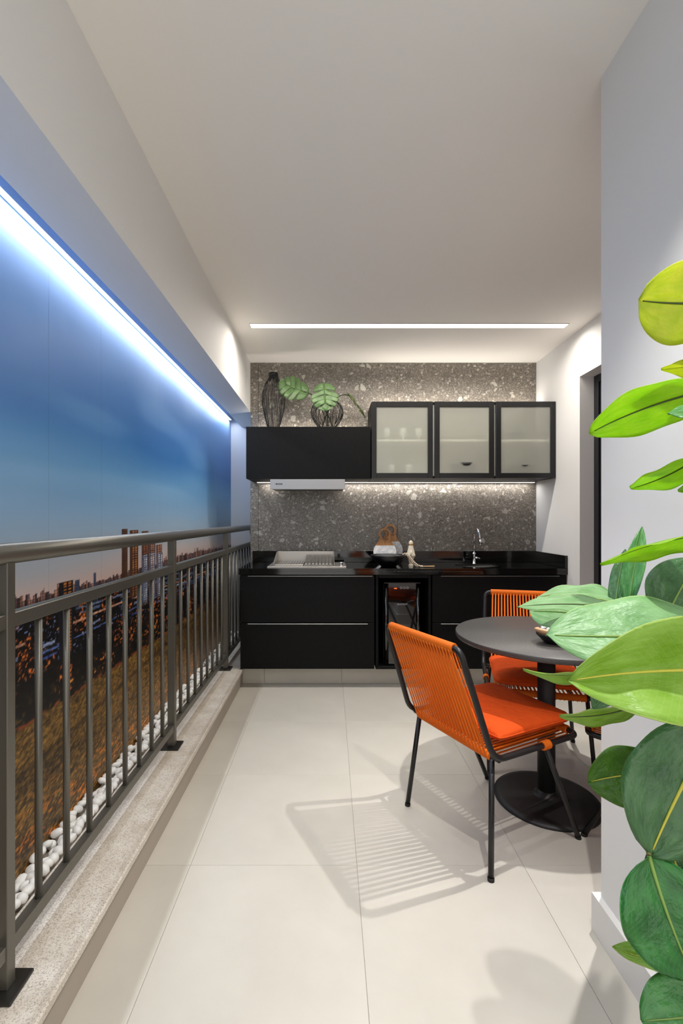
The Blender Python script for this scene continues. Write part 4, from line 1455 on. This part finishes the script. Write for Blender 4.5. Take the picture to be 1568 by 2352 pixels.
# (tip px, D) (base px, D) width, normal, material, options
leaf(P(1466, 690, 0.78), P(1690, 690, 0.74), 0.128, (0.1, -0.9, -0.42), 'leaf_yellow', 0.10, 0.02, 'midrib_dark', blunt=1.0)
leaf(P(1518, 848, 0.82), P(1680, 830, 0.74), 0.055, (0, -0.6, -0.8), 'leaf_yellow', 0.2, 0.03, 'midrib_yellow')
leaf(P(1353, 996, 0.86), P(1650, 890, 0.74), 0.098, (0.15, -0.85, -0.45), 'leaf_lime', 0.12, -0.06, 'midrib_dark', blunt=0.6)
leaf(P(1534, 950, 0.70), P(1690, 950, 0.68), 0.05, (0, -0.7, 0.7), 'leaf_green', 0.1, 0.02)
leaf(P(1448, 1122, 0.90), P(1610, 1046, 0.78), 0.072, (0.1, -0.9, -0.3), 'leaf_lime', 0.15, 0.04, 'midrib_dark', blunt=0.5)
leaf(P(1557, 1128, 0.85), P(1680, 1110, 0.76), 0.05, (0, -0.9, -0.3), 'leaf_lime', 0.15, 0.03)
leaf(P(1379, 1297, 0.84), P(1660, 1222, 0.72), 0.095, (0.05, -0.42, -0.9), 'leaf_lime', 0.28, -0.05, 'midrib_dark')
leaf(P(1474, 1210, 0.98), P(1442, 1400, 0.94), 0.040, (-0.65, -0.7, 0), 'leaf_green', 0.3, 0.05, 'midrib_green', twist=1.3)
leaf(P(1436, 1262, 1.0), P(1412, 1400, 0.96), 0.034, (-0.8, -0.5, 0), 'leaf_dark', 0.3, 0.04, 'midrib_green', twist=0.8)
leaf(P(1604, 1285, 0.88), P(1520, 1440, 0.86), 0.115, (-0.3, -0.9, 0.3), 'leaf_dark', 0.2, 0.05, 'midrib_green', blunt=0.5)
leaf(P(1187, 1394, 0.92), P(1440, 1400, 0.86), 0.090, (0, -0.18, 0.98), 'leaf_pale', 0.05, 0.06, 'midrib_dark')
leaf(P(1232, 1372, 1.06), P(1450, 1400, 0.94), 0.120, (0.1, -0.40, 0.9), 'leaf_pale', 0.05, 0.10, blunt=0.5)
leaf(P(1216, 1404, 0.98), P(1440, 1432, 0.88), 0.110, (-0.1, -0.62, 0.78), 'leaf_pale', 0.04, 0.05, blunt=0.8)
leaf(P(1254, 1458, 0.74), P(1680, 1452, 0.70), 0.150, (0, -0.62, 0.78), 'leaf_pale', 0.04, 0.03, 'midrib_green', blunt=0.3)
leaf(P(1304, 1564, 0.60), P(1740, 1545, 0.60), 0.128, (0.0, -0.93, 0.30), 'leaf_olive', 0.7, 0.0, 'midrib_yellow', blunt=0.15)
leaf(P(1201, 1538, 0.78), P(1440, 1512, 0.74), 0.062, (0, -0.60, -0.8), 'leaf_olive', 0.22, 0.10, 'midrib_dark')
leaf(P(1284, 1645, 0.76), P(1480, 1612, 0.72), 0.062, (-0.1, -0.70, -0.65), 'leaf_olive', 0.12, 0.06, 'midrib_dark', blunt=0.4)
leaf(P(1362, 1628, 0.70), P(1400, 1540, 0.72), 0.045, (-0.2, -0.9, 0.3), 'leaf_dark', 0.15, 0.05)
leaf(P(1350, 1797, 0.80), P(1545, 1778, 0.76), 0.098, (0.0, -0.95, 0.2), 'leaf_moss', 0.14, 0.02, 'midrib_yellow', blunt=0.7)
leaf(P(1493, 1966, 0.66), P(1650, 1655, 0.66), 0.148, (-0.2, -0.9, 0.35), 'leaf_dark', 0.12, 0.02, 'midrib_yellow', blunt=0.6)
leaf(P(1600, 2260, 0.62), P(1490, 1965, 0.66), 0.125, (-0.3, -0.9, 0.35), 'leaf_deep', 0.10, 0.05, 'midrib_green', blunt=0.6)
leaf(P(1590, 2090, 0.66), P(1530, 1930, 0.70), 0.09, (-0.2, -0.9, 0.2), 'leaf_dark', 0.2, 0.05, 'midrib_yellow')
leaf(P(1413, 2186, 0.78), P(1620, 2225, 0.70), 0.045, (-0.1, -0.35, 0.92), 'leaf_olive', 0.5, 0.06, 'midrib_yellow', curl=0.5)
leaf(P(1472, 2345, 0.70), P(1680, 2322, 0.68), 0.100, (0, -0.55, 0.82), 'leaf_green', 0.15, 0.05, 'midrib_green', blunt=0.6)
leaf(P(1560, 1840, 0.78), P(1680, 1700, 0.74), 0.10, (-0.2, -0.9, 0.3), 'leaf_dark', 0.15, 0.05, 'midrib_yellow', blunt=0.4)
